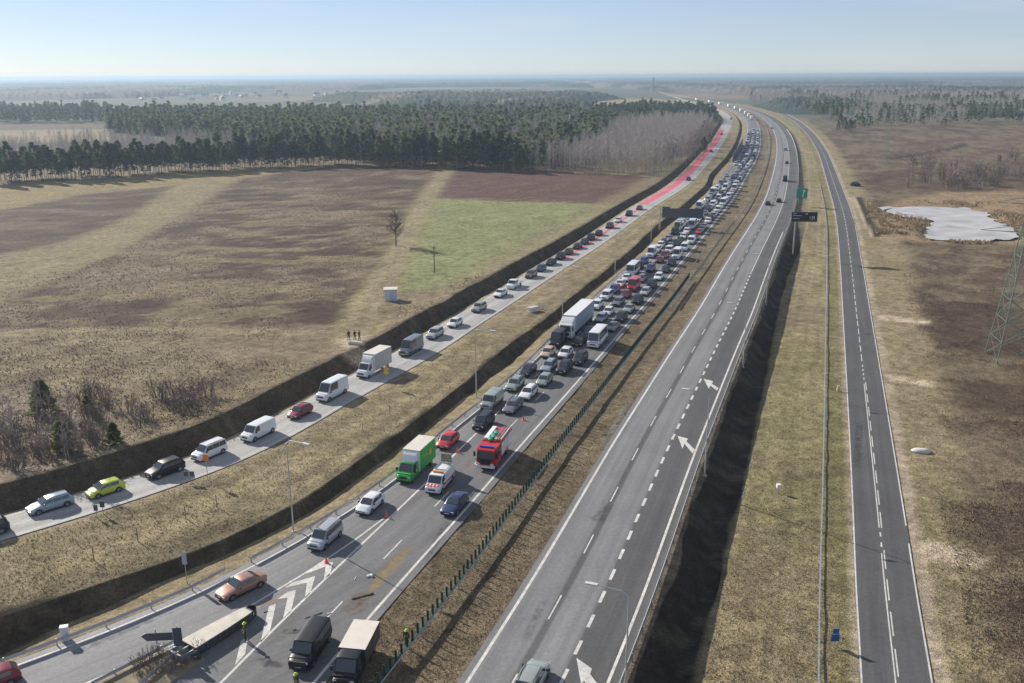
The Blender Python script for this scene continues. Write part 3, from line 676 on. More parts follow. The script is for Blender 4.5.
def text_mesh(s, size, m, parent, loc, rot, name='lettering'):
    cu = bpy.data.curves.new(name, 'FONT'); cu.body = s; cu.size = size; cu.extrude = .004; cu.align_x = 'CENTER'; cu.align_y = 'CENTER'
    t = bpy.data.objects.new('tmp', cu); COL.objects.link(t)
    dg = bpy.context.evaluated_depsgraph_get(); me = bpy.data.meshes.new_from_object(t.evaluated_get(dg)); bpy.data.objects.remove(t)
    me.materials.clear(); me.materials.append(m); o = bpy.data.objects.new(name, me); COL.objects.link(o); o.parent = parent; o.location = loc; o.rotation_euler = rot; return o
def face_yaw(x, y): return math.atan2(x, -y) * 0
# cantilever sign above the jam (we see its back), and its two posts
x, y = P(659.5, 228)
g_ = thing('gantry_sign', 'big dark grey overhead sign reaching over the jam from the left bank', 'road sign', (x, y, ground_z(x, y)))
MB().tube((0,0,0), (0,0,7.2), .24, .20, 10).build('post', galv, g_, 40)
MB().tube((0,0,5.0), (12.6,.1,5.0), .12, .12, 6).tube((0,0,6.2), (12.6,.1,6.2), .12, .12, 6).build('arm', galv, g_)
MB().box(.6, 3.0, -.28, -.16, 3.9, 7.3).box(3.0, 13.2, -.28, -.16, 3.9, 6.8).build('panel', backgrey, g_)
st_ = MB()
for k in range(11): st_.box(.9 + k*1.12, .96 + k*1.12, -.34, -.28, 3.95, 6.75)
st_.build('stiffener', backgrey, g_); g_.rotation_euler = (0, 0, rad(-8))
# dark message sign over the right shoulder
x, y = at(offs(rcL, 15.0), 244), 244.0
v_ = thing('message_sign', 'black electronic message sign on a mast at the right shoulder', 'road sign', (x, y, -.6))
MB().tube((0,0,-.8), (0,0,9.8), .22, .2, 10).build('post', galv, v_, 40)
MB().box(-1.2, 5.6, -.35, .1, 8.2, 10.8, b=.04).build('panel', mat('sign_black', (.012,.014,.02), .35), v_)
dim = mat('sign_pale_marks', (.5, .55, .58), .5)
mk = MB()
for (a0_, a1_, b0_, b1_) in ((-.9,1.4,8.35,8.5),(-.9,.9,7.6,7.72),(-.8,.1,8.9,9.05),(2.4,3.0,8.75,9.05),(3.6,3.75,7.5,8.3),(4.1,4.5,7.9,8.35),(4.1,4.5,7.4,7.7),(4.7,4.9,7.5,8.3)): mk.box(a0_, a1_, -.375, -.35, b0_ + 1.4, b1_ + 1.4)
mk.build('marks', dim, v_); v_.rotation_euler = (0, 0, rad(-6))
# green direction sign further on
x, y = at(offs(rcL, 13.4), 332), 332.0
d_ = thing('direction_sign', 'green motorway direction sign with a white arrow beyond the message sign', 'road sign', (x, y, -.6))
for s_ in (-1.2, 1.2): MB().tube((s_,0,-1), (s_,0,7.0), .1, .09, 8).build('post', galv, d_, 40)
MB().box(-2.3, 2.3, -.16, -.08, 3.2, 7.2, b=.03).build('panel', mat('sign_green', (.005, .30, .19), .4), d_)
MB().box(-2.1, .6, -.15, -.07, 7.5, 8.6, b=.02).build('top_panel', mat('sign_blue_grey', (.16, .25, .34), .5), d_)
mk = MB(); mk.poly([(.2,-.175,3.7),(.6,-.175,3.7),(1.0,-.175,6.0),(1.5,-.175,5.9),(.8,-.175,6.9),(.1,-.175,6.1),(.6,-.175,6.05)]); mk.build('arrow', white, d_); d_.rotation_euler = (0, 0, rad(-8)); d_.scale = (.85, .85, .9)
# exit arrow sign in the gore (seen from behind, in its own shade)
x, y = P(166, 656)
e_ = thing('exit_sign', 'dark slate arrow shaped exit sign standing in the gore', 'road sign', (x, y, .2), rad(4))
MB().tube((-.6,0,0), (-.6,0,2.4), .045, n=6).build('post', galv, e_); MB().tube((1.15,0,-.1), (1.15,0,2.6), .045, n=6).build('post', galv, e_)
MB().loft([[(-1.75,q,1.75),(-1.35,q,1.32),(.75,q,1.32),(.75,q,2.05),(-1.35,q,2.05),(-1.75,q,1.85)] for q in (-.05, .0)]).build('arrow_panel', backgrey, e_)
MB().box(.78, 1.5, -.06, 0, .75, 2.45).build('side_panel', backgrey, e_)
# small signs and markers
yel = mat('sign_yellow', (.75, .48, .03), .45); orange = mat('sign_orange', (.85, .22, .02), .5); blue = mat('sign_blue', (.02, .10, .30), .45)
def small_sign(name, label, px, py, zf, h, panels, cat='road sign', rz=0, pole=galv):
    x, y, z = Pf(px, py, zf); z = ground_z(x, y)
    r = thing(name, label, cat, (x, y, z), rad(rz)); MB().tube((0,0,-.1), (0,0,h), .04, n=6).build('post', pole, r)
    for (nm, shp, mt) in panels:
        if shp[0] == 'box': MB().box(*shp[1:]).build(nm, mt, r)
        else: MB().loft([[(p[0], q, p[1]) for p in shp[1]] for q in (-.06, -.035)]).build(nm, mt, r)
    return r
tri = lambda z, s: ('poly', [(-s, z), (s, z), (0, z + 1.7*s)])
small_sign('warning_sign', 'pair of yellow warning signs on one post beside the white box truck', 387, 386, zM, 3.0, [('panel', ('poly', [(-.45,2.2),(0,1.75),(.45,2.2),(0,2.65)]), yel), ('panel', tri(2.6, .5), yel)])
small_sign('warning_sign', 'orange topped sign post beside the white people carrier on the link road', 208, 480, zM, 3.2, [('panel', ('poly', [(-.35,2.5),(.35,2.5),(.3,3.3),(-.3,3.3)]), orange)])
small_sign('road_sign', 'left one of two small dark boards by the yellow hatchback', 97, 517, zM, 1.5, [('panel', ('box', -.22, .22, -.05, 0, .8, 1.5), backgrey)])
small_sign('road_sign', 'right one of two small dark boards by the yellow hatchback', 103.5, 514, zM, 1.6, [('panel', ('box', -.25, .25, -.05, 0, .85, 1.6), backgrey)])
small_sign('road_sign', 'small dark double board on the verge by the black car of the link road', 190, 482, zM, 1.4, [('panel', ('box', -.6, -.1, -.05, 0, .8, 1.4), backgrey), ('panel', ('box', .1, .6, -.05, 0, .8, 1.4), backgrey)])
small_sign('road_sign', 'narrow grey sign on a pole at the foot of the left bank', 187, 581, z0, 3.4, [('panel', ('box', -.22, .22, -.06, -.02, 2.1, 3.4), mat('sign_pale_grey', (.36, .40, .45), .4))])
small_sign('road_sign', 'blue sign on the strip between the guardrail and side road', 834, 646, zRt, 1.7, [('panel', ('box', -.36, .36, -.07, -.02, .5, 1.2), blue), ('panel', ('box', -.25, .3, -.07, -.02, 1.25, 1.75), blue)])
small_sign('marker_post', 'white topped marker post standing on the right grass', 778, 493, zRt, .9, [('panel', ('box', -.22, .22, -.22, .22, .75, 1.2), white)], 'marker')
small_sign('marker_post', 'small pale yellow marker by the guardrail of the side road', 838, 391, zRt, .8, [('panel', ('box', -.2, .2, -.1, .1, .1, .9), mat('marker_cream', (.62, .58, .42), .5))], 'marker')
x, y = P(66, 640); r_ = thing('white_cabinet', 'white upright cabinet on the verge behind the exit ramp guardrail', 'cabinet', (x, y, -.1), rad(15)); r_.scale = (.75, .75, .8)
MB().box(-.42, .42, -.3, .3, .1, 1.75, b=.02).build('body', white, r_); MB().box(-.45, .45, -.33, .33, 1.75, 1.84, b=.02).build('lid', white, r_); MB().box(-.38, .38, -.315, -.3, .2, 1.65).build('door', mat('door_grey', (.6,.6,.6), .4), r_)
# anti-crash cushion at the nose of the gore
tip, tail = P(251, 609, .8), P(189, 645, .8); dx, dy = tip[0]-tail[0], tip[1]-tail[1]; Lc = math.hypot(dx, dy)
c_ = thing('crash_cushion', 'long pale topped crash cushion at the nose of the gore', 'crash cushion', (tail[0], tail[1], .05), math.atan2(dy, dx))
ringf = lambda x_, w, h0, h1: [(x_, -w, h0), (x_, w, h0), (x_, w, h1), (x_, -w, h1)]
MB().loft([ringf(0, .95, .1, .82), ringf(Lc*.5, .82, .1, .82), ringf(Lc-.6, .62, .1, .82), ringf(Lc-.1, .42, .1, .80)]).build('body', mat('cushion_side_shaded', (.05, .055, .06), .6), c_)  # dark body colour stands in for the side in shade
MB().loft([ringf(-.05, .98, .825, .9), ringf(Lc*.5, .85, .825, .9), ringf(Lc-.7, .64, .825, .9), ringf(Lc-.35, .55, .825, .88)]).build('cover', mat('cushion_cover', (.50, .47, .40), .7, nscale=1.2, namt=.15), c_)
nz_ = MB()
for k in range(9):
    a0_, a1_ = -math.pi/2 + math.pi*k/9, -math.pi/2 + math.pi*(k+1)/9
    nz_.add([(Lc-.1+.55*math.cos(t), .5*math.sin(t), h) for t in (a0_, a1_) for h in (.15, .86)], [(0, 2, 3, 1)])
nz_.build('nose', black, c_)
rib_shaded = mat('cushion_rib_shaded', (.09, .095, .10), .6); rp_ = MB()  # rib colour darkened to match the painted shade of the body
for k in range(9): rp_.box(.4+k*Lc/9.6, .5+k*Lc/9.6, -.97+.035*k, -.90+.035*k, .2, .8)
rp_.build('rib', rib_shaded, c_)
fr = MB()
for s_ in (-.8, 0, .8): fr.box(-1.3, -.05, s_-.05, s_+.05, .05, .75)
fr.box(-1.35, -1.2, -.9, .9, .55, .7); fr.build('frame', galv, c_)
# the two rails that run back from the cushion
for nm, q in (('guardrail along the right side of the gore behind the crash cushion', [(186,650),(172,664),(150,683),(120,708)]), ('guardrail along the exit side of the gore behind the crash cushion', [(180,645),(160,654),(130,669),(92,690)])):
    xl = line(q, s=2); guardrail(nm, xl, P(0, q[-1][1])[1], P(0, q[0][1])[1], z0, 1, 2.0)

# cones and wreckage
cone_o = mat('cone_orange', (.85, .12, .06), .5)
for (px, py, lab) in ((326.5, 563, 'orange traffic cone at the tip of the gore chevrons'), (386.5, 517, 'orange traffic cone right of the white hatchback on the exit lane'), (457.6, 452.5, 'orange traffic cone below the small red hatchback'),
                      (523.5, 420.5, 'orange traffic cone above the fire engine'), (438, 484, 'orange cone lying close to the striped van')):
    x, y = P(px, py); k = thing('traffic_cone', lab, 'traffic cone', (x, y, .035), RNG.random(), 'traffic cones closing the crash lane')
    MB().box(-.22, .22, -.22, .22, 0, .05).build('base', cone_o, k)
    MB().tube((0,0,.05), (0,0,.7), .16, .03, 10).build('body', cone_o, k, 40); MB().tube((0,0,.32), (0,0,.48), .105, .07, 10).build('stripe', white, k, 40)
dark_sc = mat('scrap_dark', (.03, .03, .033), .5, nscale=5, namt=.4); pale_sc = mat('scrap_pale', (.5, .52, .55), .35)
def debris(label, pa, pb, w, h, m, seed):
    r = random.Random(seed); a0_, b0_ = P(*pa), P(*pb); L_ = math.hypot(b0_[0]-a0_[0], b0_[1]-a0_[1]); n = 6; rg = []
    for i in range(n):
        u = i/(n-1); ww = w*(.5 + r.random()*.6)*(1 if 0 < i < n-1 else .35); o_ = r.uniform(-.3, .3)*w; hh = h*(.5+r.random()*.6)
        rg.append([(u*L_, o_-ww, 0), (u*L_, o_+ww, 0), (u*L_, o_+ww*.7, hh), (u*L_, o_-ww*.6, hh*.8)])
    o = MB().loft(rg).build('wreckage', m); o.location = (a0_[0], a0_[1], .04); o.rotation_euler = (0, 0, math.atan2(b0_[1]-a0_[1], b0_[0]-a0_[0])); return tag(o, label, 'wreckage')
debris('long dark strip of torn bumper lying above the tow truck', T2((384,352))[0], T2((470,328))[0], .12, .12, dark_sc, 1)
debris('thin dark bar of wreckage lying behind the black van', T2((196,428))[0], T2((266,404))[0], .06, .06, dark_sc, 2)
debris('round grey lump of wreckage under the lamp shadow', T2((440,262))[0], T2((468,258))[0], .28, .25, pale_sc, 3)
debris('small white fragment near the rear of the black van', T2((282,412))[0], T2((300,405))[0], .12, .1, pale_sc, 4)
debris('small pale splinter left of the round grey lump', T2((394,275))[0], T2((402,258))[0], .07, .05, pale_sc, 5)
debris('tiny dark chunk left of the black van', T2((148,474))[0], T2((160,470))[0], .1, .08, dark_sc, 6)
debris('little dark chunk at the foot of the gore line', T2((60,0))[0] if False else (264, 613), (268, 611.5), .1, .08, dark_sc, 7)

# ------------------------------------------------------------------ vehicles
glass = mat('window_glass', (.045, .055, .065), .07, spec=1.0); tyre = mat('tyre_rubber', (.018, .018, .018), .85)
alloy = mat('alloy_rim', (.38, .39, .40), .35, metal=.8); lampw = mat('headlight_lens', (.70, .72, .75), .15); lampr = mat('tail_light_red', (.42, .02, .02), .25)
trim = mat('bumper_trim', (.022, .022, .024), .6); plate = mat('number_plate', (.7, .7, .66), .5)
PAINTS = dict(white=(.72,.73,.74), silver=(.42,.44,.46), grey=(.17,.18,.20), dark=(.028,.034,.045), black=(.009,.011,.016), blue=(.035,.08,.26), navy=(.03,.05,.13), red=(.52,.03,.035),
              maroon=(.22,.025,.04), beige=(.56,.44,.31), lime=(.52,.58,.05), copper=(.38,.205,.15), steel=(.30,.36,.43), brown=(.16,.12,.09), green=(.03,.36,.06), sage=(.33,.37,.34))
def paint_m(c):
    dk = max(PAINTS[c]) < .1
    return mat('car_paint_' + c, PAINTS[c], .42 if dk else .32, metal=.0 if dk or c in ('white', 'red', 'lime', 'beige', 'green') else .25, coat=.12 if dk else .6, spec=.35 if dk else .5)
KD = dict(
 hatchback=dict(L=4.05,W=1.76,H=1.48,b=.93,hf=.70,xb0=1.10,xr0=.28,xr1=-1.42,xb1=-1.95,zb1=.98,nw=2,win=(.72,-1.35),r=.31),
 saloon=dict(L=4.65,W=1.80,H=1.45,b=.92,hf=.70,xb0=1.00,xr0=.20,xr1=-1.0,xb1=-1.70,zb1=1.0,nw=2,win=(.60,-1.15),r=.32),
 estate=dict(L=4.65,W=1.80,H=1.49,b=.93,hf=.71,xb0=1.10,xr0=.30,xr1=-1.80,xb1=-2.22,zb1=.98,nw=3,win=(.70,-1.85),r=.32),
 suv=dict(L=4.50,W=1.86,H=1.67,b=1.06,hf=.86,xb0=1.12,xr0=.38,xr1=-1.70,xb1=-2.12,zb1=1.12,nw=3,win=(.75,-1.75),r=.36),
 people_carrier=dict(L=4.45,W=1.85,H=1.83,b=1.06,hf=.90,xb0=1.42,xr0=.70,xr1=-2.0,xb1=-2.14,zb1=1.10,nw=3,win=(1.02,-2.0),r=.33),
 van=dict(L=5.10,W=1.94,H=1.98,b=1.12,hf=.98,xb0=1.78,xr0=1.12,xr1=-2.44,xb1=-2.50,zb1=1.2,nw=1,win=(1.40,.55),r=.34),
 window_van=dict(L=5.10,W=1.94,H=1.98,b=1.12,hf=.98,xb0=1.78,xr0=1.12,xr1=-2.44,xb1=-2.50,zb1=1.2,nw=3,win=(1.40,-2.35),r=.34),
 tall_van=dict(L=5.90,W=2.02,H=2.60,b=1.28,hf=1.10,xb0=2.15,xr0=1.32,xr1=-2.86,xb1=-2.90,zb1=1.3,nw=2,win=(1.62,-.30),r=.35),
 minibus=dict(L=7.0,W=2.25,H=2.85,b=1.30,hf=1.12,xb0=3.18,xr0=2.70,xr1=-3.42,xb1=-3.46,zb1=1.4,nw=5,win=(2.75,-3.2),r=.40),
)
EYE = {}
def body_mb(k):
    L, W, H, b, hf, r = k['L']/2, k['W']/2, k['H'], k['b'], k['hf'], k['r']
    st = [(L, .30, .30+(hf-.3)*.72, W*.74), (L-.10, .22, hf-.04, W*.90), (L-.35, .19, hf+.02, W*.97), ((L+k['xb0'])/2, .19, (hf*.45+b*.55), W), (k['xb0'], .19, b, W),
          (0, .19, b+.01, W), (k['xb1']+.25, .19, k['zb1']-.02 if k['zb1'] < b+.15 else b+.02, W), (min(k['xb1']-.02, -L+.22), .20, k['zb1']-.01, W*.97), (-L+.07, .26, k['zb1']-.05, W*.92), (-L, .34, k['zb1']-.22, W*.80)]
    rings = []
    for (x, zl, zt, w) in st:
        h = zt - zl; half = [(0, zl), (w*.82, zl), (w*.965, zl+h*.16), (w, zl+h*.45), (w*.985, zl+h*.72), (w*.95, zl+h*.9), (w*.84, zt), (w*.42, zt+.02), (0, zt+.03)]
        rings.append([(x, y, z) for y, z in half] + [(x, -y, z) for y, z in half[-2:0:-1]])
    m = MB().loft(rings)
    wb, wr = W*.90, W*(.74 if H < 1.6 else .80 if H < 1.9 else .86)
    zr = H - .05; xm = (k['xr0'] + k['xr1'])/2
    gr = []
    for x, zt in ((k['xb0'], b-.03), (k['xr0'], zr-.03), (xm, zr), (k['xr1'], zr-.04), (k['xb1'], k['zb1'] if abs(k['xb1']-k['xr1']) > .2 else zr-.3)):
        u = (zt-b) / (zr-b); w_ = wb + (wr-wb)*max(0, u)
        half = [(wb, min(b, zt)-.06), (w_, zt-.015), (w_*.90, zt+.022), (w_*.5, zt+.042), (0, zt+.05)]
        gr.append([(x, y, z) for y, z in half] + [(x, -y, z) for y, z in half[-2::-1]])
    m.loft(gr)
    k.update(wb=wb, wr=wr, zr=zr)
    return m
def side_windows(k):
    W, b, zr = k['W']/2, k['b'], k['zr']; out = []; xa, xz = k['win']; n = k['nw']; z0_, z1_ = b + .05, zr - .10
    yf = lambda z: k['wb'] + (k['wr']-k['wb']) * (z-b)/(zr-b) + .022
    ft = lambda x: min(z1_, b + (zr-b) * (k['xb0']-x)/max(.05, k['xb0']-k['xr0']) - .09)     # windscreen slope
    rt = lambda x: z1_ if abs(k['xb1']-k['xr1']) < .2 else min(z1_, k['zb1'] + (zr-k['zb1'])*(x-k['xb1'])/(k['xr1']-k['xb1']) - .09)
    for i in range(n):
        x0, x1 = xa + (xz-xa)*i/n - (.03 if i else 0), xa + (xz-xa)*(i+1)/n + .03
        N = 4; xs_ = [x0 + (x1-x0)*j/N for j in range(N+1)]
        pts = [(x, z0_) for x in xs_] + [(x, max(z0_+.02, min(ft(x), rt(x)))) for x in xs_[::-1]]
        out.append([(x, z, yf(z)) for x, z in pts])
    return out
def quad_on(k, front):
    if front: x0, x1, za, zb = k['xb0'], k['xr0'], k['b'], k['zr']
    else: x0, x1, za, zb = k['xb1'], k['xr1'], k['zb1'], k['zr']
    if not front and abs(x0-x1) < .2: za = k['b'] + .1
    f = lambda u: (x0 + (x1-x0)*u, za + (zb-za)*u); n = Vector((zb-za, 0, -(x1-x0))).normalized() * (1 if front else -1)
    if not front: n = Vector((-(zb-za), 0, (x1-x0))).normalized()
    if n.z < 0: n = -n
    o = .03; P_ = []
    for u, s in ((.07, -1), (.07, 1), (.90, 1), (.90, -1)):
        x, z = f(u); w = (k['wb'] + (k['wr']-k['wb'])*max(0, (z-k['b'])/(k['zr']-k['b']))) * .90
        P_.append((x + n.x*o, s*w, z + n.z*o + .012))
    mid = [(sum(a[i] for a in (P_[0], P_[1]))/2 + (0.03*n.x if i == 0 else 0), )[0] for i in range(3)]
    return P_
def flip_if(mb): return mb
def wheel_mb(r, w=.2):
    t = MB(); n = 18; prof = [(-w/2, r*.62), (-w/2, r*.93), (-w/2+.03, r), (w/2-.03, r), (w/2, r*.93), (w/2, r*.62)]
    t.loft([[(pr*math.cos(2*math.pi*i/n), y, pr*math.sin(2*math.pi*i/n)) for i in range(n)] for y, pr in prof]); return t
def rim_mb(r, w=.2):
    m = MB(); n = 10
    for i in range(5):
        a_ = 2*math.pi*i/5; c, s = math.cos(a_), math.sin(a_); q = .055
        m.loft([[(c*rr - s*q_, w/2-.015+h, s*rr + c*q_) for q_, h in ((-q, 0), (q, 0), (q, .025), (-q, .025))] for rr in (r*.05, r*.62)])
    m.loft([[(r*.62*math.cos(2*math.pi*i/16)*f_, y, r*.62*math.sin(2*math.pi*i/16)*f_) for i in range(16)] for y, f_ in ((w/2-.03, 1.0), (w/2+.012, 1.0), (w/2+.012, .86), (w/2-.03, .84))], caps=False); return m
def add_wheels(root, r, spots, w=.2, rims=True):
    t0_ = None
    for (x, y) in spots:
        if t0_ is None or True:
            wh = wheel_mb(r, w).build('wheel', tyre, root, 40) if t0_ is None else t0_.copy()
            if t0_ is not None: COL.objects.link(wh); wh.parent = root
            else: t0_ = wh; rm0 = rim_mb(r, w).build('rim', alloy, wh) if rims else None
            if rims and wh is not t0_:
                rr = rm0.copy(); COL.objects.link(rr); rr.parent = wh
        wh.location = (x, y, r); wh.rotation_euler = (0, 0, 0 if y > 0 else math.pi)
def make_car(kind, near=True, damaged=False):
    k = dict(KD[kind]); L, W, r = k['L']/2, k['W']/2, k['r']
    root = thing(kind, kind, kind)
    body = body_mb(k).build('body', paint_m('white'), root, 38); k = dict(k)
    t = MB(); wx = (L - .86, -L + .86 if k['L'] < 5.5 else -L + 1.15)
    for x in wx:                                  # dark wheel arches and sills
        for s in (-1, 1):
            n = 14; t.add([(x + (r+.075)*math.cos(math.pi*i/n), s*(W+.006), r*.95 + (r+.075)*math.sin(math.pi*i/n)) for i in range(n+1)] + [(x-(r+.07), s*(W+.006), .2), (x+(r+.07), s*(W+.006), .2)], [tuple(range(n+1)) + (n+1, n+2)])
    t.box(-L+.5, L-.5, -W*.97, W*.97, .17, .24)
    t.box(L-.13, L+.015, -W*.80, W*.80, .22, .40, b=.03); t.box(-L-.012, -L+.12, -W*.80, W*.80, .25, .42, b=.03)
    if damaged: t.box(L-.25, L+.03, -W*.8, W*.7, .45, .95, b=.04)
    t.build('trim', trim, root)
    MB().box(L-.06, L+.012, -W*.45, W*.45, k['hf']*.62, k['hf']*.82, b=.02).build('grille', trim, root)
    for front, nm in ((True, 'windscreen'), (False, 'rear_window')): MB().poly(quad_on(k, front)).build(nm, glass, root)
    for pts in side_windows(k):
        for s in (-1, 1): MB().poly([(x, s*y, z) for x, z, y in pts]).build('side_window', glass, root)
    for s in (-1, 1):
        MB().box(L-.22, L-.035, s*W*.66-.17, s*W*.66+.17, k['hf']*.74, k['hf']*.93, b=.035).build('headlight', lampw, root)
        MB().box(-L-.004, -L+.16, s*W*.74-.11, s*W*.74+.11, k['zb1']-.32, k['zb1']-.08, b=.03).build('tail_light', lampr, root)
        if near: MB().box(k['xb0']-.42, k['xb0']-.24, s*(W+.07)-.09, s*(W+.07)+.09, k['b']+.0, k['b']+.15, b=.035).build('mirror', paint_m('black'), root)
    if near:
        MB().box(L+.005, L+.022, -.26, .26, .42, .52).build('number_plate', plate, root)
        if kind in ('estate', 'suv', 'people_carrier'):
            for s in (-1, 1): MB().box(k['xr1']+.05, k['xr0']-.05, s*k['wr']*.86-.02, s*k['wr']*.86+.02, k['H']-.015, k['H']+.03).build('roof_rail', trim, root)
    add_wheels(root, r, [(x, s*(W-.085)) for x in wx for s in (-1, 1)])
    return root
FARM = {}
def far_mesh(kind):
    """small, far copies: one mesh, paint in slot 0"""
    if kind in FARM: return FARM[kind]
    k = dict(KD[kind]); m = body_mb(k); n0 = len(m.f); L, W, r = k['L']/2, k['W']/2, k['r']
    for front in (True, False): m.poly(quad_on(k, front), 1)
    for pts in side_windows(k):
        for s in (-1, 1): m.poly([(x, s*y, z) for x, z, y in pts], 1)
    for x in (L-.86, -L+.9):
        for s in (-1, 1): m.tube((x, s*(W-.2), r), (x, s*(W+.012), r), r+.03, n=10, mi=2)
    for s in (-1, 1): m.box(L-.22, L-.03, s*W*.66-.17, s*W*.66+.17, k['hf']*.72, k['hf']*.92, 3); m.box(-L-.004, -L+.1, s*W*.74-.1, s*W*.74+.1, k['zb1']-.3, k['zb1']-.1, 4)
    m.box(L-.13, L+.015, -W*.8, W*.8, .22, .40, 2)
    o = m.build(kind, [paint_m('white'), glass, tyre, lampw, lampr], None, 38); me = o.data; bpy.data.objects.remove(o); FARM[kind] = me; return me
PROTO = {}
def recolour(o, c):
    for ch in o.children:
        if ch.name.split('.')[0] == 'body':
            ch.material_slots[0].link = 'OBJECT'; ch.material_slots[0].material = paint_m(c)
def add_car(kind, c, x, y, z, yaw, label, group, near=True, mid=True):
    if mid:
        key = (kind, near)
        if key not in PROTO: PROTO[key] = make_car(kind, near); o = PROTO[key]
        else: o = copy_tree(PROTO[key])
        recolour(o, c)
    else:
        o = bpy.data.objects.new(kind, far_mesh(kind)); COL.objects.link(o); o.material_slots[0].link = 'OBJECT'; o.material_slots[0].material = paint_m(c)
    o.location = (x, y, z + .035); o.rotation_euler = (0, 0, yaw)
    if 'group' in o: del o['group']
    return tag(o, label, {'suv': 'car', 'hatchback': 'car', 'saloon': 'car', 'estate': 'car', 'people_carrier': 'car', 'window_van': 'van', 'tall_van': 'van'}.get(kind, kind), group)
def yaw_to(xl, y, toward=True):
    g = slope(xl, y); return math.atan2(-1, -g) if toward else math.atan2(1, g)

CN = dict(white='white', silver='silver', grey='grey', dark='dark grey', black='black', blue='blue', navy='dark blue', red='red', maroon='dark red', beige='beige', lime='yellow green', copper='copper', steel='blue grey', brown='brown', green='green', sage='pale green')
KN = dict(hatchback='hatchback', saloon='saloon', estate='estate car', suv='SUV', people_carrier='people carrier', van='van', window_van='windowed van', tall_van='high roofed van', minibus='minibus')
# --- link road queue (pixel centre, kind, paint, label or None)
LQ = [(-16,529,'suv','dark','dark car cut off by the left picture edge on the link road'),
 (50,503,'estate','steel','silver blue estate car, lowest whole car on the link road'), (105,488,'hatchback','lime','bright yellow green hatchback on the link road'),
 (165,468,'suv','black','black SUV on the link road between yellow hatchback and white people carrier'), (209,450,'people_carrier','white','white people carrier above the black SUV on the link road'),
 (258,430,'van','white','white panel van right below the small maroon car on the link road'), (300,411,'hatchback','maroon','dark red hatchback between two white vans on the link road'),
 (332,389,'tall_van','white','tall white crew van just below the white box truck on the link road'), (411,346,'tall_van','grey','dark grey panel van behind the white box truck'),
 (435,333,'suv','silver','silver SUV behind the dark grey panel van'), (455,322.5,'hatchback','white','white hatchback two cars behind the dark grey panel van'),
 (479,307,'suv','sage','grey green SUV behind the white hatchback on the link road'), (500.5,293,'saloon','white','white saloon in front of the white pickup on the link road'),
 (531,274,'suv','brown','brown SUV behind the white pickup on the link road'), (541,268,'hatchback','navy','dark blue hatchback behind the brown SUV'), (551,262,'saloon','black',None), (560.5,256,'suv','black',None),
 (568.5,251.5,'hatchback','dark',None), (577.4,246,'saloon','black',None), (584.2,241.3,'saloon','dark',None), (590.6,237,'suv','black',None), (598.5,233,'hatchback','black',None),
 (609.6,225.5,'suv','dark',None), (618.2,220,'hatchback','white','lone white hatchback on the narrow start of the red lane'), (629,213.4,'suv','black',None), (639.4,207.7,'hatchback','maroon','small dark red hatchback leading into the pink red lane'),
 (688.5,178.8,'saloon','black',None), (711,151,'saloon','black',None), (721.5,134,'saloon','dark',None), (731,118.7,'suv','dark',None)]
ORD = ['first','second','third','fourth','fifth','sixth','seventh','eighth','ninth','tenth','eleventh','twelfth','thirteenth','fourteenth','fifteenth','sixteenth','seventeenth','eighteenth','nineteenth','twentieth']
TENS = {20:'twenty',30:'thirty',40:'forty',50:'fifty',60:'sixty',70:'seventy',80:'eighty',90:'ninety'}
def ordn(n):
    if n <= 20: return ORD[n-1]
    t, u = n//10*10, n % 10
    return TENS[t][:-1] + 'ieth' if u == 0 else TENS[t] + '-' + ORD[u-1]
TOCC = []
n_ = 0
for (px, py, kd, c, lab) in LQ:
    x, y, z = Pf(px, py, lambda v: zM(v) + KD[kd]['H']*.45); z = float(zM(y))
    if lab is None:
        n_ += 1; lab = '%s %s on the link road, %s unlit dark car above the dark blue hatchback' % (CN[c], KN[kd], ordn(n_))
        lab = lab.replace(' unlit', '')
    add_car(kd, c, x, y, z, yaw_to(slipR, y), lab, 'cars queuing on the link road', y < 150, y < 260)
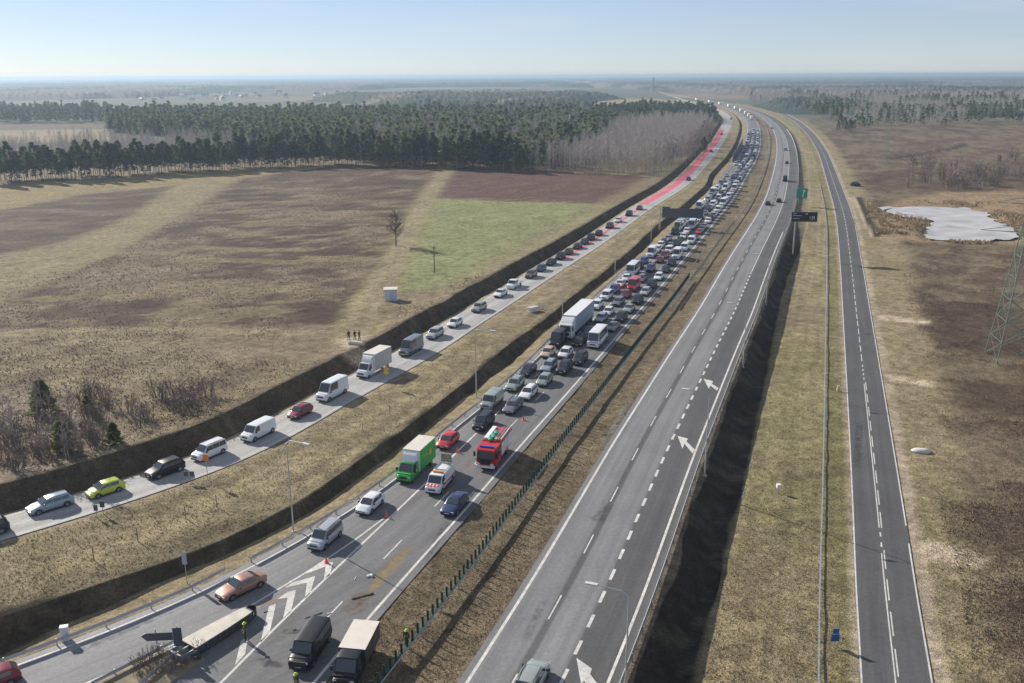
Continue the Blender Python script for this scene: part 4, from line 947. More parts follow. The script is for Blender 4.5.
# --- trucks with boxes
def lofted_cab(kd): return KD[kd]
def box_truck(label, x, y, z, yaw, cabc, sidem, roofm, frontm, boxL=4.3, boxH=3.25, decal=None, deflector=True):
    k = dict(KD['tall_van'], L=2.6, H=2.25, xb0=.72, xr0=.05, xr1=-1.05, xb1=-1.1, zb1=1.3, nw=1, win=(.28, -.55), W=2.02)
    r = thing('box_truck', label, 'truck', (x, y, z + .035), yaw); off = boxL/2 + .35
    for nm, mb_, mt, sm in (('body', body_mb(k), paint_m(cabc), 38),): b = mb_.build('cab', mt, r, sm); b.location = (off, 0, 0)
    def put(o): o.location = (off, 0, 0); return o
    put(MB().poly(quad_on(k, True)).build('windscreen', glass, r))
    for pts in side_windows(k):
        for s in (-1, 1): put(MB().poly([(q[0], s*q[2], q[1]) for q in pts]).build('side_window', glass, r))
    L, W = 1.3, 1.01
    put(MB().box(L-.13, L+.02, -W*.85, W*.85, .22, .5, b=.03).box(L-.05, L+.015, -.5, .5, .68, .92).build('bumper', trim, r))
    for s in (-1, 1):
        put(MB().box(L-.25, L-.03, s*.68-.16, s*.68+.16, .76, 1.0, b=.04).build('headlight', lampw, r)); put(MB().box(.35, .5, s*1.16-.12, s*1.16+.12, 1.25, 1.65, b=.04).build('mirror', black, r))
    x1 = off - 1.15; x0 = x1 - boxL
    bx = MB().box(x0, x1, -1.1, 1.1, .72, boxH, 0, b=.03)
    o = bx.build('box', sidem, r); MB().box(x0-.01, x1+.01, -1.11, 1.11, boxH-.01, boxH+.035).build('box_roof', roofm, r); MB().box(x1-.01, x1+.03, -1.1, 1.1, .72, boxH-.03).build('box_front', frontm, r)
    MB().box(x0, off, -.45, .45, .42, .72).build('chassis', trim, r)
    if deflector:
        MB().loft([[(x1+.04, -.92, 2.2), (x1+.04, .92, 2.2), (x1+.04, .92, boxH-.12), (x1+.04, -.92, boxH-.12)], [(x1+.95, -.8, 2.22), (x1+.95, .8, 2.22), (x1+.55, .8, boxH-.45), (x1+.55, -.8, boxH-.45)]]).build('roof_deflector', frontm, r, 30)
    if decal:
        for s in (-1, 1):
            d = MB()
            for (a0_, a1_, b0_, b1_) in decal[1]: d.poly([(x0+a0_, s*1.108, b0_), (x0+a1_, s*1.108, b0_+.1), (x0+a1_-.15, s*1.108, b1_), (x0+a0_+.1, s*1.108, b1_-.1)])
            d.build('decal', decal[0], r)
    add_wheels(r, .36, [(off+.45, .88), (off+.45, -.88), (x0+1.1, .85), (x0+1.1, -.85)], .24)
    return r
side_grey = mat('truck_side_grey', (.50, .49, .46), .55, nscale=1.5, namt=.06); roof_b = mat('truck_roof_beige', (.60, .56, .49), .6, nscale=.9, namt=.08); wt = mat('truck_white', (.74, .74, .73), .45)
x, y, z = Pf(375, 362, lambda v: zM(v) + 1.6); box_truck('white box truck with pale grey box on the link road', x, y, float(zM(y)), yaw_to(slipR, y), 'white', side_grey, roof_b, wt, 5.0, 3.4)
x, y, z = Pf(417, 459, lambda v: 1.6)
box_truck('bright green delivery box truck with beige roof beside the left bank', x, y, 0, yaw_to(jamR, y), 'green', mat('truck_side_green', (.02, .42, .06), .45), roof_b, wt, 4.6, 3.35, (mat('decal_orange', (.75, .40, .04), .5), ((1.2, 2.0, 1.7, 2.5), (2.3, 3.6, 2.1, 2.35))))
# white pickup with an open bed (link road)
def pickup(label, x, y, z, yaw, c):
    k = dict(KD['saloon'], L=3.4, H=1.9, b=1.15, hf=1.0, xb0=.75, xr0=.15, xr1=-1.35, xb1=-1.45, zb1=1.2, nw=2, win=(.45, -1.2), W=1.95, r=.36)
    r = thing('pickup_truck', label, 'pickup', (x, y, z+.035), yaw); f = .95
    def put(o): o.location = (f, 0, 0); return o
    put(body_mb(k).build('cab', paint_m(c), r, 38)); put(MB().poly(quad_on(k, True)).build('windscreen', glass, r))
    for pts in side_windows(k):
        for s in (-1, 1): put(MB().poly([(q[0], s*q[2], q[1]) for q in pts]).build('side_window', glass, r))
    MB().box(-2.9, -.72, -1.0, 1.0, .75, .85).box(-2.9, -.72, .94, 1.0, .85, 1.2).box(-2.9, -.72, -1.0, -.94, .85, 1.2).box(-2.9, -2.84, -.94, .94, .85, 1.2).build('load_bed', wt, r)
    MB().box(-2.8, 0, -.4, .4, .45, .75).build('chassis', trim, r)
    for s in (-1, 1): put(MB().box(1.5, 1.67, s*.65-.15, s*.65+.15, .75, .95, b=.03).build('headlight', lampw, r))
    add_wheels(r, .36, [(1.75, .88), (1.75, -.88), (-1.9, .85), (-1.9, -.85)], .22); return r
x, y, z = Pf(514, 283.5, lambda v: zM(v) + .9); pickup('white pickup with an empty open bed on the link road', x, y, float(zM(y)), yaw_to(slipR, y), 'white')
# articulated lorry
def lorry(label, x, y, yaw, cabm, sidem, roofm, L=13.4):
    r = thing('articulated_lorry', label, 'lorry', (x, y, .035), yaw); xf = L/2 + .2
    ob = MB().box(-xf, xf-.75, -1.25, 1.25, 1.0, 4.0, b=.02).build('trailer_body', sidem, r); MB().box(-xf-.01, xf-.74, -1.26, 1.26, 3.99, 4.04).build('trailer_roof', roofm, r)
    MB().box(-xf, xf-.8, -1.2, 1.2, .72, 1.0).build('trailer_chassis', trim, r)
    c = MB().loft([[(xf+.1-.0, -1.22, z0_) for z0_ in ()] or [(xf, -1.22, .45), (xf, 1.22, .45), (xf, 1.22, 3.5), (xf, -1.22, 3.5)], [(xf+1.95, -1.22, .45), (xf+1.95, 1.22, .45), (xf+1.8, 1.2, 3.05), (xf+1.8, -1.2, 3.05)], [(xf+2.15, -1.1, .45), (xf+2.15, 1.1, .45), (xf+2.0, 1.05, 2.9), (xf+2.0, -1.05, 2.9)]])
    c.build('cab', cabm, r, 30)
    MB().loft([[(xf+.05, -1.15, 3.5), (xf+.05, 1.15, 3.5), (xf+.05, 1.15, 3.95), (xf+.05, -1.15, 3.95)], [(xf+1.6, -1.1, 3.05), (xf+1.6, 1.1, 3.05), (xf+1.3, 1.05, 3.35), (xf+1.3, -1.05, 3.35)]]).build('roof_deflector', cabm, r, 30)
    MB().poly([(xf+2.11, -1.0, 1.75), (xf+2.11, 1.0, 1.75), (xf+2.035, .98, 2.75), (xf+2.035, -.98, 2.75)]).build('windscreen', glass, r)
    for s in (-1, 1):
        MB().poly([(xf+.9, s*1.228, 1.8), (xf+1.8, s*1.228, 1.8), (xf+1.7, s*1.222, 2.6), (xf+.9, s*1.222, 2.6)]).build('side_window', glass, r); MB().box(xf+2.1, xf+2.2, s*.85-.2, s*.85+.2, .7, .95, b=.03).build('headlight', lampw, r); MB().box(xf+1.85, xf+2.0, s*1.38-.1, s*1.38+.1, 1.9, 2.6, b=.03).build('mirror', black, r)
    MB().box(xf+2.1, xf+2.19, -1.15, 1.15, .4, .66, b=.03).box(xf+2.1, xf+2.17, -.75, .75, 1.0, 1.5, b=.02).build('bumper', trim, r)
    MB().box(-.5, xf+1.9, -.45, .45, .5, .8).build('tractor_chassis', trim, r)
    add_wheels(r, .5, [(xf+1.3, 1.05), (xf+1.3, -1.05), (xf-2.2, 1.0), (xf-2.2, -1.0), (-xf+1.6, 1.05), (-xf+1.6, -1.05), (-xf+2.9, 1.05), (-xf+2.9, -1.05), (-xf+4.2, 1.05), (-xf+4.2, -1.05)], .32); return r
x, y = P(578.5, 318, 2.0); LORRY = (x, y)
lorry('long lorry with white cab and pale grey trailer in the jam', x, y, yaw_to(jamR, y), wt, mat('trailer_side_blue_grey', (.30, .35, .42), .5, nscale=.6, namt=.08), mat('trailer_roof_pale', (.66, .67, .68), .5))
# fire engine
rd_ = mat('fire_engine_red', (.50, .018, .02), .35, coat=.5)
x, y = P(494, 448, 1.5); r = thing('fire_engine', 'red fire engine with white shutters and green gear on its roof', 'fire engine', (x, y, .035), yaw_to(jamR, y) + .06)
MB().loft([[(1.0, -1.22, .5), (1.0, 1.22, .5), (1.0, 1.18, 2.75), (1.0, -1.18, 2.75)], [(3.35, -1.22, .5), (3.35, 1.22, .5), (3.25, 1.16, 2.72), (3.25, -1.16, 2.72)], [(3.72, -1.12, .5), (3.72, 1.12, .5), (3.5, 1.05, 2.6), (3.5, -1.05, 2.6)]]).build('cab', rd_, r, 30)
MB().box(-3.7, .95, -1.22, 1.22, .75, 2.85, b=.04).build('body', rd_, r)
MB().box(-3.72, 3.3, -.5, .5, .4, .75).build('chassis', trim, r)
MB().poly([(3.70, -1.05, 1.55), (3.70, 1.05, 1.55), (3.57, .98, 2.42), (3.57, -.98, 2.42)]).build('windscreen', glass, r)
for s in (-1, 1):
    for (a0_, a1_) in ((2.45, 3.25), (1.25, 2.2)): MB().poly([(a0_, s*1.228, 1.6), (a1_, s*1.228, 1.6), (a1_-.05, s*1.19, 2.4), (a0_, s*1.19, 2.4)]).build('side_window', glass, r)
    for (a0_, a1_, zlo) in ((-.35, .8, .95), (-1.75, -.45, 1.35), (-3.55, -1.85, .95)): MB().box(a0_, a1_, s*1.235-.01, s*1.235+.01, zlo, 2.55).build('shutter', wt, r)
    MB().box(3.62, 3.76, s*.85-.2, s*.85+.2, .75, 1.0, b=.03).build('headlight', lampw, r); MB().box(3.4, 3.55, s*1.42-.12, s*1.42+.12, 1.7, 2.3, b=.03).build('mirror', black, r)
MB().box(3.55, 3.86, -1.18, 1.18, .42, .72, b=.04).build('bumper', wt, r); MB().box(3.6, 3.735, -.7, .7, .85, 1.35, b=.02).build('grille', trim, r)
MB().box(3.70, 3.745, -1.1, 1.1, 1.38, 1.5).build('visor_stripe', trim, r)
MB().box(2.7, 3.0, -.9, .9, 2.74, 2.92, b=.04).build('light_bar', mat('beacon_blue', (.03, .08, .45), .2), r)
MB().box(-3.3, .7, -1.1, -.55, 2.86, 3.06, b=.03).box(-3.4, .5, .95, 1.1, 2.86, 3.0).build('roof_locker', wt, r)
ld = MB()
for q in (.35, .8): ld.box(-3.5, .9, q-.04, q+.04, 3.02, 3.10)
for i in range(14): ld.box(-3.4+.32*i, -3.36+.32*i, .35, .8, 3.03, 3.07)
ld.build('ladder', galv, r)
gt = MB(); q0 = None
for i in range(7): gt.ell((-1.6+.42*i, -.15+.18*math.sin(i*2.1), 2.98), (.36, .34, .16), 8, 5)
gt.build('roof_gear', mat('gear_green', (.02, .30, .20), .7), r, 60); MB().ell((.55, .55, 3.0), (.3, .25, .14), 8, 5).build('roof_gear', mat('gear_yellow', (.5, .42, .16), .7), r, 60)
add_wheels(r, .5, [(2.55, 1.02), (2.55, -1.02), (-1.9, 1.02), (-1.9, -1.02)], .3)
# white roadside service van with red chevrons and a tilted arrow board on its roof
x, y = P(439.5, 478, 1.1); yw = yaw_to(jamR, y) + .05
r = make_car('van'); r.name = 'service_van'; recolour(r, 'white'); r.location = (x, y, .035); r.rotation_euler = (0, 0, yw); tag(r, 'white service van with red striped bonnet and roof equipment', 'van')
rs_ = mat('stripe_red', (.62, .03, .05), .45); s5 = MB()
for i in range(4): s5.poly([(2.42, -.78+.42*i, 1.035), (2.42, -.58+.42*i, 1.035), (1.86, -.50+.42*i, 1.165), (1.86, -.70+.42*i, 1.165)])
s5.build('stripe', rs_, r)
for s in (-1, 1): MB().box(-2.3, 1.5, s*.985-.006, s*.985+.006, .78, .95).build('side_stripe', rs_, r)
MB().box(.2, .5, -.7, .7, 2.0, 2.12, b=.03).build('light_bar', mat('beacon_amber', (.7, .25, .02), .3), r)
MB().box(-2.3, -.1, -.75, -.70, 2.05, 2.1).box(-2.3, -.1, .7, .75, 2.05, 2.1).box(-2.2, -2.15, -.75, .75, 2.0, 2.1).box(-.3, -.25, -.75, .75, 2.0, 2.1).build('roof_rack', galv, r)
MB().box(-2.45, -2.35, -.65, .65, 2.1, 3.1).build('arrow_board', mat('board_olive', (.20, .19, .15), .6), r)
dl = MB()
for (a0_, b0_) in ((-.4, 2.4), (0, 2.4), (.4, 2.4), (-.2, 2.75), (.2, 2.75), (0, 2.95)): dl.tube((-2.34, a0_, b0_), (-2.31, a0_, b0_), .09, n=8)
dl.build('board_lamp', mat('board_lamp_amber', (.5, .35, .12), .3), r)
# black crashed van, and the tow truck beside it
x, y = P(310, 643, 1.0); r = make_car('window_van', True, True); recolour(r, 'black'); r.location = (x, y, .035); a_, b2 = P(296, 664, 1), P(324, 622, 1)
r.rotation_euler = (0, 0, math.atan2(a_[1]-b2[1], a_[0]-b2[0])); r.name = 'crashed_van'; tag(r, 'black van with a smashed front standing across the closed lane', 'van')
a_, b2 = P(344, 672, 1.2), P(368, 626, 1.2); x, y = P(357, 650, 1.3)
box_truck('dark cabbed flat roofed truck with beige top at the bottom edge', x, y, 0, math.atan2(a_[1]-b2[1], a_[0]-b2[0]), 'black', mat('truck_side_dark', (.05, .05, .055), .5), roof_b, mat('truck_front_dark', (.04, .045, .05), .5), 3.9, 2.2, None, False)
# --- jam: traced cars nearest to the camera
JAM = [(241,585,'saloon','copper','copper saloon driving down the exit ramp'), (325,535,'people_carrier','silver','silver people carrier leading the exit lane'), (370,503,'hatchback','white','white hatchback behind the silver people carrier'),
 (448,440,'hatchback','red','small red hatchback right behind the green box truck'), (455,503,'saloon','navy','dark blue saloon driving alone on the inner lane'), (483.5,421,'people_carrier','dark','dark people carrier left of the fire engine'),
 (513,405.5,'estate','grey','grey estate car above the fire engine, left of the white estate'), (492,399.5,'van','sage','grey green van by the left guardrail'), (528.5,392,'estate','white','white estate car in the middle of the first rows'),
 (515,383.5,'suv','sage','grey green SUV by the left guardrail, above the van'), (544.5,379.5,'hatchback','sage','pale grey hatchback right of the grey green SUV'), (528,369.5,'saloon','dark','dark saloon by the left guardrail beneath the beige hatchback'),
 (549,365.5,'estate','steel','light blue grey estate left of a dark SUV'), (564.5,367,'suv','dark','dark SUV beside the light blue grey estate'), (548,352,'hatchback','beige','beige hatchback by the left guardrail'),
 (565.5,352.5,'hatchback','white','white hatchback beside the beige hatchback'), (580,358,'suv','dark','dark grey SUV below the white minibus'), (558.5,338,'tall_van','dark','dark grey van under the lorry cab, left lane'), (580,340.5,'saloon','black','black saloon between dark van and white minibus'),
 (597.5,337,'minibus','white','white minibus on the lane nearest the median'), (589,331,'saloon','navy','dark blue saloon between lorry cab and minibus')]
for (px, py, kd, c, lab) in JAM:
    x, y = P(px, py, KD[kd]['H']*.45)
    xl = jamRail if py > 560 else jamR
    add_car(kd, c, x, y, 0, yaw_to(xl, y), lab, 'vehicles standing in the traffic jam' if py < 425 else None, y < 170, True)
# --- jam: the rows further back, lane by lane
LANES = {'left': -8.75, 'middle': -5.25, 'right': -1.8}
TR = [(598,320,'estate','steel'),(614,327,'saloon','grey'),(622,317.5,'suv','dark'),(607,313.5,'hatchback','white'),(630,309,'saloon','sage'),(618,303.5,'estate','grey'),(603,298.5,'people_carrier','white'),(638.7,300,'suv','dark'),
 (623,296,'hatchback','maroon'),(611.7,292,'suv','blue'),(632,286,'tall_van','red'),(647,292,'estate','silver'),(653,284.7,'suv','dark'),(640.6,280,'estate','grey'),(623.6,280.5,'hatchback','white'),(659.4,277,'estate','white'),
 (632,271.5,'minibus','white'),(667.6,269.5,'saloon','dark'),(650.6,269.6,'suv','navy'),(643.7,262.7,'hatchback','blue'),(674.5,262.7,'suv','dark'),(659,261,'hatchback','maroon'),(664,256,'suv','maroon'),(680.5,254,'tall_van','white'),
 (669.6,250.8,'people_carrier','white'),(685,247.3,'van','white'),(675.6,244,'suv','dark'),(693,240.5,'van','white'),(688.5,232,'suv','white'),(701,232,'hatchback','red'),(693,225,'minibus','white'),(710,221,'suv','white'),(707,213.5,'saloon','grey'),(720.5,209.5,'van','white')]
rowsL = {'left': [], 'middle': [], 'right': []}
def lane_of(x, y):
    d = (x - at(jamR, y)) / math.hypot(1, slope(jamR, y)); return min(LANES, key=lambda q: abs(LANES[q]-d))
SJ = arc(jamR); s_at = lambda y: float(np.interp(y, YS, SJ)); y_at = lambda s: float(np.interp(s, SJ, YS))
for (px, py, kd, c) in TR:
    x, y = P(px, py, KD[kd]['H']*.45); rowsL[lane_of(x, y)].append([s_at(y), kd, c])
lor_s = s_at(LORRY[1])
CHO = [('hatchback',3),('saloon',2),('estate',3),('suv',4),('people_carrier',2),('van',2),('tall_van',2),('minibus',.7)]
PCH = [('white',7),('silver',2.5),('grey',2.5),('dark',2),('black',1.5),('blue',.9),('navy',1),('red',.5),('steel',1.5),('sage',.8)]
pick = lambda r, t: r.choices([q[0] for q in t], [q[1] for q in t])[0]
anchor = {'left': ('the long lorry', lor_s), 'middle': ('the saloon beside the lorry cab', s_at(P(589,331,.6)[1])), 'right': ('the white minibus', s_at(P(597.5,337,1.2)[1]))}
jr = random.Random(42)
for ln, d in LANES.items():
    q = sorted(rowsL[ln]); prev = anchor[ln][1] + (9.2 if ln == 'left' else 2.6 if ln == 'middle' else 3.8); out = []
    for it in q:
        h = KD[it[1]]['L']/2
        if it[0] - h < prev + .8: it[0] = prev + .8 + h
        while it[0] - h - prev > 7.5:                       # the photograph shows no gaps here
            kd, c = pick(jr, CHO[:5]), pick(jr, PCH); h2 = KD[kd]['L']/2
            if it[0] - h - prev < 2*h2 + 2: break
            out.append([prev + 1.6 + h2, kd, c]); prev += 1.6 + 2*h2
        prev = it[0] + h; out.append(it)
    s = prev + 3.0
    while y_at(s) < 780:
        kd, c = pick(jr, CHO), pick(jr, PCH)
        if kd in ('tall_van', 'minibus', 'van'): c = 'white' if jr.random() < .8 else c
        h = KD[kd]['L']/2; s += h + jr.uniform(1.2, 2.6); yy = y_at(s)
        if not (ln == 'left' and 395 < yy < 610 and jr.random() < (.94 if yy > 500 else .45)): out.append([s, kd, c])
        s += h + (jr.uniform(4, 10) if jr.random() < .12 else 0)
    for n, (s, kd, c) in enumerate(out):
        y = y_at(s); g = slope(jamR, y); qq = math.hypot(1, g); dd = d + jr.uniform(-.15, .15); x = at(jamR, y) + dd/qq; yy = y - dd*g/qq
        lab = '%s %s, %s lane, %s behind %s' % (CN[c], KN[kd], {'left': 'left', 'middle': 'middle', 'right': 'median side'}[ln], ordn(n+1), anchor[ln][0])
        add_car(kd, c, x, yy, 0, yaw_to(jamR, y) + jr.uniform(-.02, .02), lab, 'vehicles standing in the traffic jam', False, y < 235)
# far lorries strung along the motorway near the horizon
fl = MB().box(-6.5, 6.0, -1.25, 1.25, 1.0, 4.0, 0).box(6.3, 8.4, -1.2, 1.2, .5, 3.6, 0).box(-6.5, 8.2, -1.0, 1.0, .4, 1.0, 1); o0 = None
for n, yv in enumerate((980, 1040, 1110, 1190, 1280, 1370, 1480, 1600, 1740)):
    if o0 is None: o = o0 = fl.build('distant_lorry', [wt, trim])
    else: o = o0.copy(); COL.objects.link(o)
    xl = offs(jamR, -3.5); o.location = (at(xl, yv), yv, .04); o.rotation_euler = (0, 0, yaw_to(jamR, yv)); tag(o, 'tiny white lorry in the far line of lorries near the horizon', 'lorry', 'white lorries near the horizon')
# --- outbound traffic, driving away
for (px, py, kd, c, lab) in ((532,678,'suv','sage','pale green grey SUV at the bottom edge, driving away'), (768,203,'saloon','black','black saloon on the inner outbound lane'), (779,200.3,'hatchback','black','black hatchback right of the black saloon, outbound'),
     (785.3,178.5,'tall_van','black','tall black van on the outbound road'), (787,162.5,'hatchback','dark','dark hatchback beyond the tall black van, outbound'), (785.5,149,'van','sage','grey van farthest out on the outbound bend'), (772,128,'saloon','dark','dark saloon at the far end of the outbound bend')):
    x, y = P(px, py, KD[kd]['H']*.45); add_car(kd, c, x, y, 0, yaw_to(rcL, y, False), lab, None, y < 170, y < 150)
x, y, z = Pf(855, 186, zRt); o = add_car('people_carrier', 'dark', x, y, ground_z(x, y) - .03, .1, 'dark car parked on the grass by the far side road', None, False, True)
add_car('hatchback', 'maroon', *P(-9, 680, .7), 0, yaw_to(jamRail, 62), 'dark red car leaving the frame at the lower left corner', None, True, True)

# ------------------------------------------------------------------ trees
bark = mat('pine_bark', (.13, .085, .06), .9, nscale=3, namt=.3); birch = mat('birch_bark', (.34, .31, .28), .85, nscale=4, namt=.3); twig_m = mat('bare_twigs', (.31, .255, .225), .95); twig_d = mat('dark_twigs', (.17, .135, .115), .95)
def leaf_mat(name, ca, cb):
    m = bpy.data.materials.new(name); m.use_nodes = True; nt = m.node_tree; b = nt.nodes['Principled BSDF']; b.inputs['Roughness'].default_value = .9; b.inputs['Specular IOR Level'].default_value = .15
    t = nt.nodes.new('ShaderNodeTexCoord'); n = nt.nodes.new('ShaderNodeTexNoise'); n.inputs['Scale'].default_value = .9; nt.links.new(t.outputs['Object'], n.inputs['Vector'])
    oi = nt.nodes.new('ShaderNodeObjectInfo'); ad = nt.nodes.new('ShaderNodeMath'); ad.operation = 'ADD'; ms = nt.nodes.new('ShaderNodeMath'); ms.operation = 'MULTIPLY_ADD'; ms.inputs[1].default_value = .5; ms.inputs[2].default_value = -.25
    nt.links.new(oi.outputs['Random'], ms.inputs[0]); nt.links.new(n.outputs['Fac'], ad.inputs[0]); nt.links.new(ms.outputs[0], ad.inputs[1])
    mx = nt.nodes.new('ShaderNodeMixRGB'); mx.inputs['Color1'].default_value = (*ca, 1); mx.inputs['Color2'].default_value = (*cb, 1)
    nt.links.new(ad.outputs[0], mx.inputs['Fac']); nt.links.new(mx.outputs['Color'], b.inputs['Base Color'])
    tl_ = nt.nodes.new('ShaderNodeBsdfTranslucent'); nt.links.new(mx.outputs['Color'], tl_.inputs['Color']); ms2 = nt.nodes.new('ShaderNodeMixShader'); ms2.inputs['Fac'].default_value = .42
    nt.links.new(b.outputs['BSDF'], ms2.inputs[1]); nt.links.new(tl_.outputs['BSDF'], ms2.inputs[2]); nt.links.new(ms2.outputs['Shader'], nt.nodes['Material Output'].inputs['Surface']); MATS[name] = m; return m
young_m = leaf_mat('young_needles', (.085, .11, .045), (.20, .22, .10))
pine_m = leaf_mat('pine_needles', (.06, .085, .05), (.15, .175, .09))
def pine_geo(seed, h, n=150, bare=.32, wide=.17, leaf=1.0):
    r = np.random.RandomState(seed); V = []; F_ = []
    for i in range(n):
        u = r.rand() ** .8; z = h*(bare + (1-bare)*u); rad_ = h*wide*(1.05-u)**.65 * (.35+.65*math.sqrt(r.rand())) * (.75 + .5*math.sin(u*9+seed)**2)
        a_ = r.rand()*6.283; c = np.array([rad_*math.cos(a_), rad_*math.sin(a_), z]); s = leaf*(.55+.6*r.rand())*h/16
        t1 = np.array([math.cos(a_), math.sin(a_), -.25 + .5*r.rand()]) * s; t2 = np.cross(t1, r.normal(size=3)); t2 *= s*.55/max(1e-6, np.linalg.norm(t2))
        o = len(V); V += [c-t1-t2*.6, c+t1*.2-t2, c+t1, c-t1*.2+t2]; F_.append((o, o+1, o+2, o+3))
    return np.array(V), np.array(F_)
def pine_tree_mesh(seed, h, bare, wide):
    V, F_ = pine_geo(seed, h, 260, bare, wide)
    tr = MB().tube((0,0,-.3), (.1,.05,h*.55), .17, .10, 6).tube((.1,.05,h*.55), (0,0,h*.95), .10, .03, 5)
    r = random.Random(seed)
    for i in range(7):
        z = h*r.uniform(bare*.8, .85); a_ = r.random()*6.28; tr.tube((.05,.03,z), (h*wide*.8*math.cos(a_), h*wide*.8*math.sin(a_), z+.5), .05, .015, 4, caps=False)
    return V, F_, tr
def bare_geo(seed, h, limbs=12, spread=.26, tw=8, tr=.13, sub=3, tk=1.0):
    r = random.Random(seed); t = MB(); tv = []; tf = []
    p = Vector((0,0,-.2)); pts = [p]; N = 5
    for i in range(N): pts.append(Vector((r.uniform(-.02,.02)*h*(i+1)/N, r.uniform(-.02,.02)*h*(i+1)/N, h*(i+1)/N)))
    for i in range(N): t.tube(pts[i], pts[i+1], tr*(1-i/N)+.015, tr*(1-(i+1)/N)+.015, 5, caps=False)
    def at_(u): i = min(N-1, int(u*N)); return pts[i].lerp(pts[i+1], u*N-i)
    for l in range(limbs):
        u = r.uniform(.22, .97); b = at_(u); a_ = r.random()*6.283; el = r.uniform(.5, 1.1); ln = h*spread*(1.15-u*.75)*r.uniform(.7,1.2)
        d = Vector((math.cos(a_)*math.cos(el), math.sin(a_)*math.cos(el), math.sin(el))); e_ = b + d*ln; t.tube(b, e_, tr*.35*(1.1-u)+.012, .012, 4, caps=False)
        for k in range(tw):
            v = r.uniform(.15, 1); q = b.lerp(e_, v); dd = (d + Vector((r.uniform(-.9,.9), r.uniform(-.9,.9), r.uniform(-.2,.9)))).normalized(); tl_ = ln*r.uniform(.25,.55)
            for s in range(sub):
                d3 = (dd + Vector((r.uniform(-.5,.5), r.uniform(-.5,.5), r.uniform(-.4,.5)))).normalized(); sd_ = d3.orthogonal().normalized()*(.018 + .0012*h)*tk; o = len(tv)
                tv.extend([q-sd_, q+sd_, q+d3*tl_*r.uniform(.6,1.1)]); tf.append((o, o+1, o+2))
    return t, np.array([tuple(v) for v in tv]), np.array(tf)
TREE_N = {}
def tree_proto(kind, var):
    """returns (trunk object, crown object) data for a tree kind"""
    key = (kind, var)
    if key in TREE_N: return TREE_N[key]
    if kind == 'pine_tree':
        V, F_, tr = pine_tree_mesh(100+var, 15.5 + var % 3, (.42, .34, .25, .15)[var % 4], (.19, .21, .22, .24)[var % 4]); a_ = tr.build('trunk', bark); b = np_mesh('crown', V, F_, pine_m)
    elif kind == 'young_pine':
        V, F_ = pine_geo(300+var, 4.6, 520, .03, .36, 1.7); tr = MB().tube((0,0,-.2), (0,0,4.2), .09, .02, 6); a_ = tr.build('trunk', bark); b = np_mesh('crown', V, F_, young_m)
    elif kind == 'birch_tree':
        tr, V, F_ = bare_geo(500+var, 15.0, 16, .24, 9, .12, 3); a_ = tr.build('trunk', birch); b = np_mesh('crown', V, F_, twig_m)
    elif kind == 'bare_tree':
        tr, V, F_ = bare_geo(700+var, 9.4, 46, .46, 14, .24, 5, .55); a_ = tr.build('trunk', twig_d); b = np_mesh('crown', V, F_, twig_d)
    elif kind == 'slim_birch':
        tr, V, F_ = bare_geo(800+var, 6.2, 14, .26, 9, .06, 3); a_ = tr.build('trunk', birch); b = np_mesh('crown', V, F_, twig_m)
    else:  # bare_shrub: many stems
        r = random.Random(900+var); t = MB(); tv = []; tf = []; o = 0
        for s in range(9):
            tr, V, F_ = bare_geo(1000+var*20+s, r.uniform(1.8, 3.6), 7, .4, 7, .035, 2); a2 = r.random()*6.28; q = r.uniform(0, 1.1); le = r.uniform(.1, .5)
            Rm = np.array(Matrix.Rotation(le, 3, Vector((-math.sin(a2), math.cos(a2), 0)))); off = np.array([q*math.cos(a2), q*math.sin(a2), 0])
            t.add([tuple(Rm @ np.array(v) + off) for v in tr.v], tr.f); tv.append(V @ Rm.T + off); tf.append(F_ + o); o += len(V)
        a_ = t.build('stems', twig_d); b = np_mesh('crown', np.concatenate(tv), np.concatenate(tf), (twig_m, twig_d)[var % 2])
    A, B = a_.data, b.data; na = a_.name.split('.')[0]; bpy.data.objects.remove(a_); bpy.data.objects.remove(b); TREE_N[key] = (A, B, na); return TREE_N[key]
def tree(kind, var, x, y, sc_, label, group, z=None):
    A, B, na = tree_proto(kind, var); r = thing(kind, label, 'shrub' if kind == 'bare_shrub' else 'tree', (x, y, ground_z(x, y) if z is None else z), RNG.random()*6.28, group); r.scale = (sc_, sc_, sc_*RNG.uniform(.9, 1.1))
    for nm, me in ((na, A), ('crown', B)):
        o = bpy.data.objects.new(nm, me); COL.objects.link(o); o.parent = r
    return r
def along(px, n, depth, zf=zF, jit=.5):
    w = [np.array(Pf(a_, b, zf)[:2]) for a_, b in px]; seg = [np.linalg.norm(w[i+1]-w[i]) for i in range(len(w)-1)]; T_ = sum(seg); out = []
    for k in range(n):
        d = (k + RNG.uniform(-jit, jit)) * T_ / n; d = min(max(d, 0), T_-.01); i = 0
        while d > seg[i]: d -= seg[i]; i += 1
        p = w[i] + (w[i+1]-w[i])*d/seg[i]; rd_ = p/np.linalg.norm(p); p = p + rd_*RNG.uniform(0, depth); out.append((float(p[0]), float(p[1])))
    return out
front = [(-8,184),(60,181),(130,177),(200,173),(262,169),(328,166)]
for k, (x, y) in enumerate(along(front, 190, 22)): tree('pine_tree', k % 4 if k % 3 else 0, x, y, RNG.uniform(.62, 1.02), 'dark bare trunked pine in the narrow strip behind the brown field', 'pines of the strip behind the brown field')
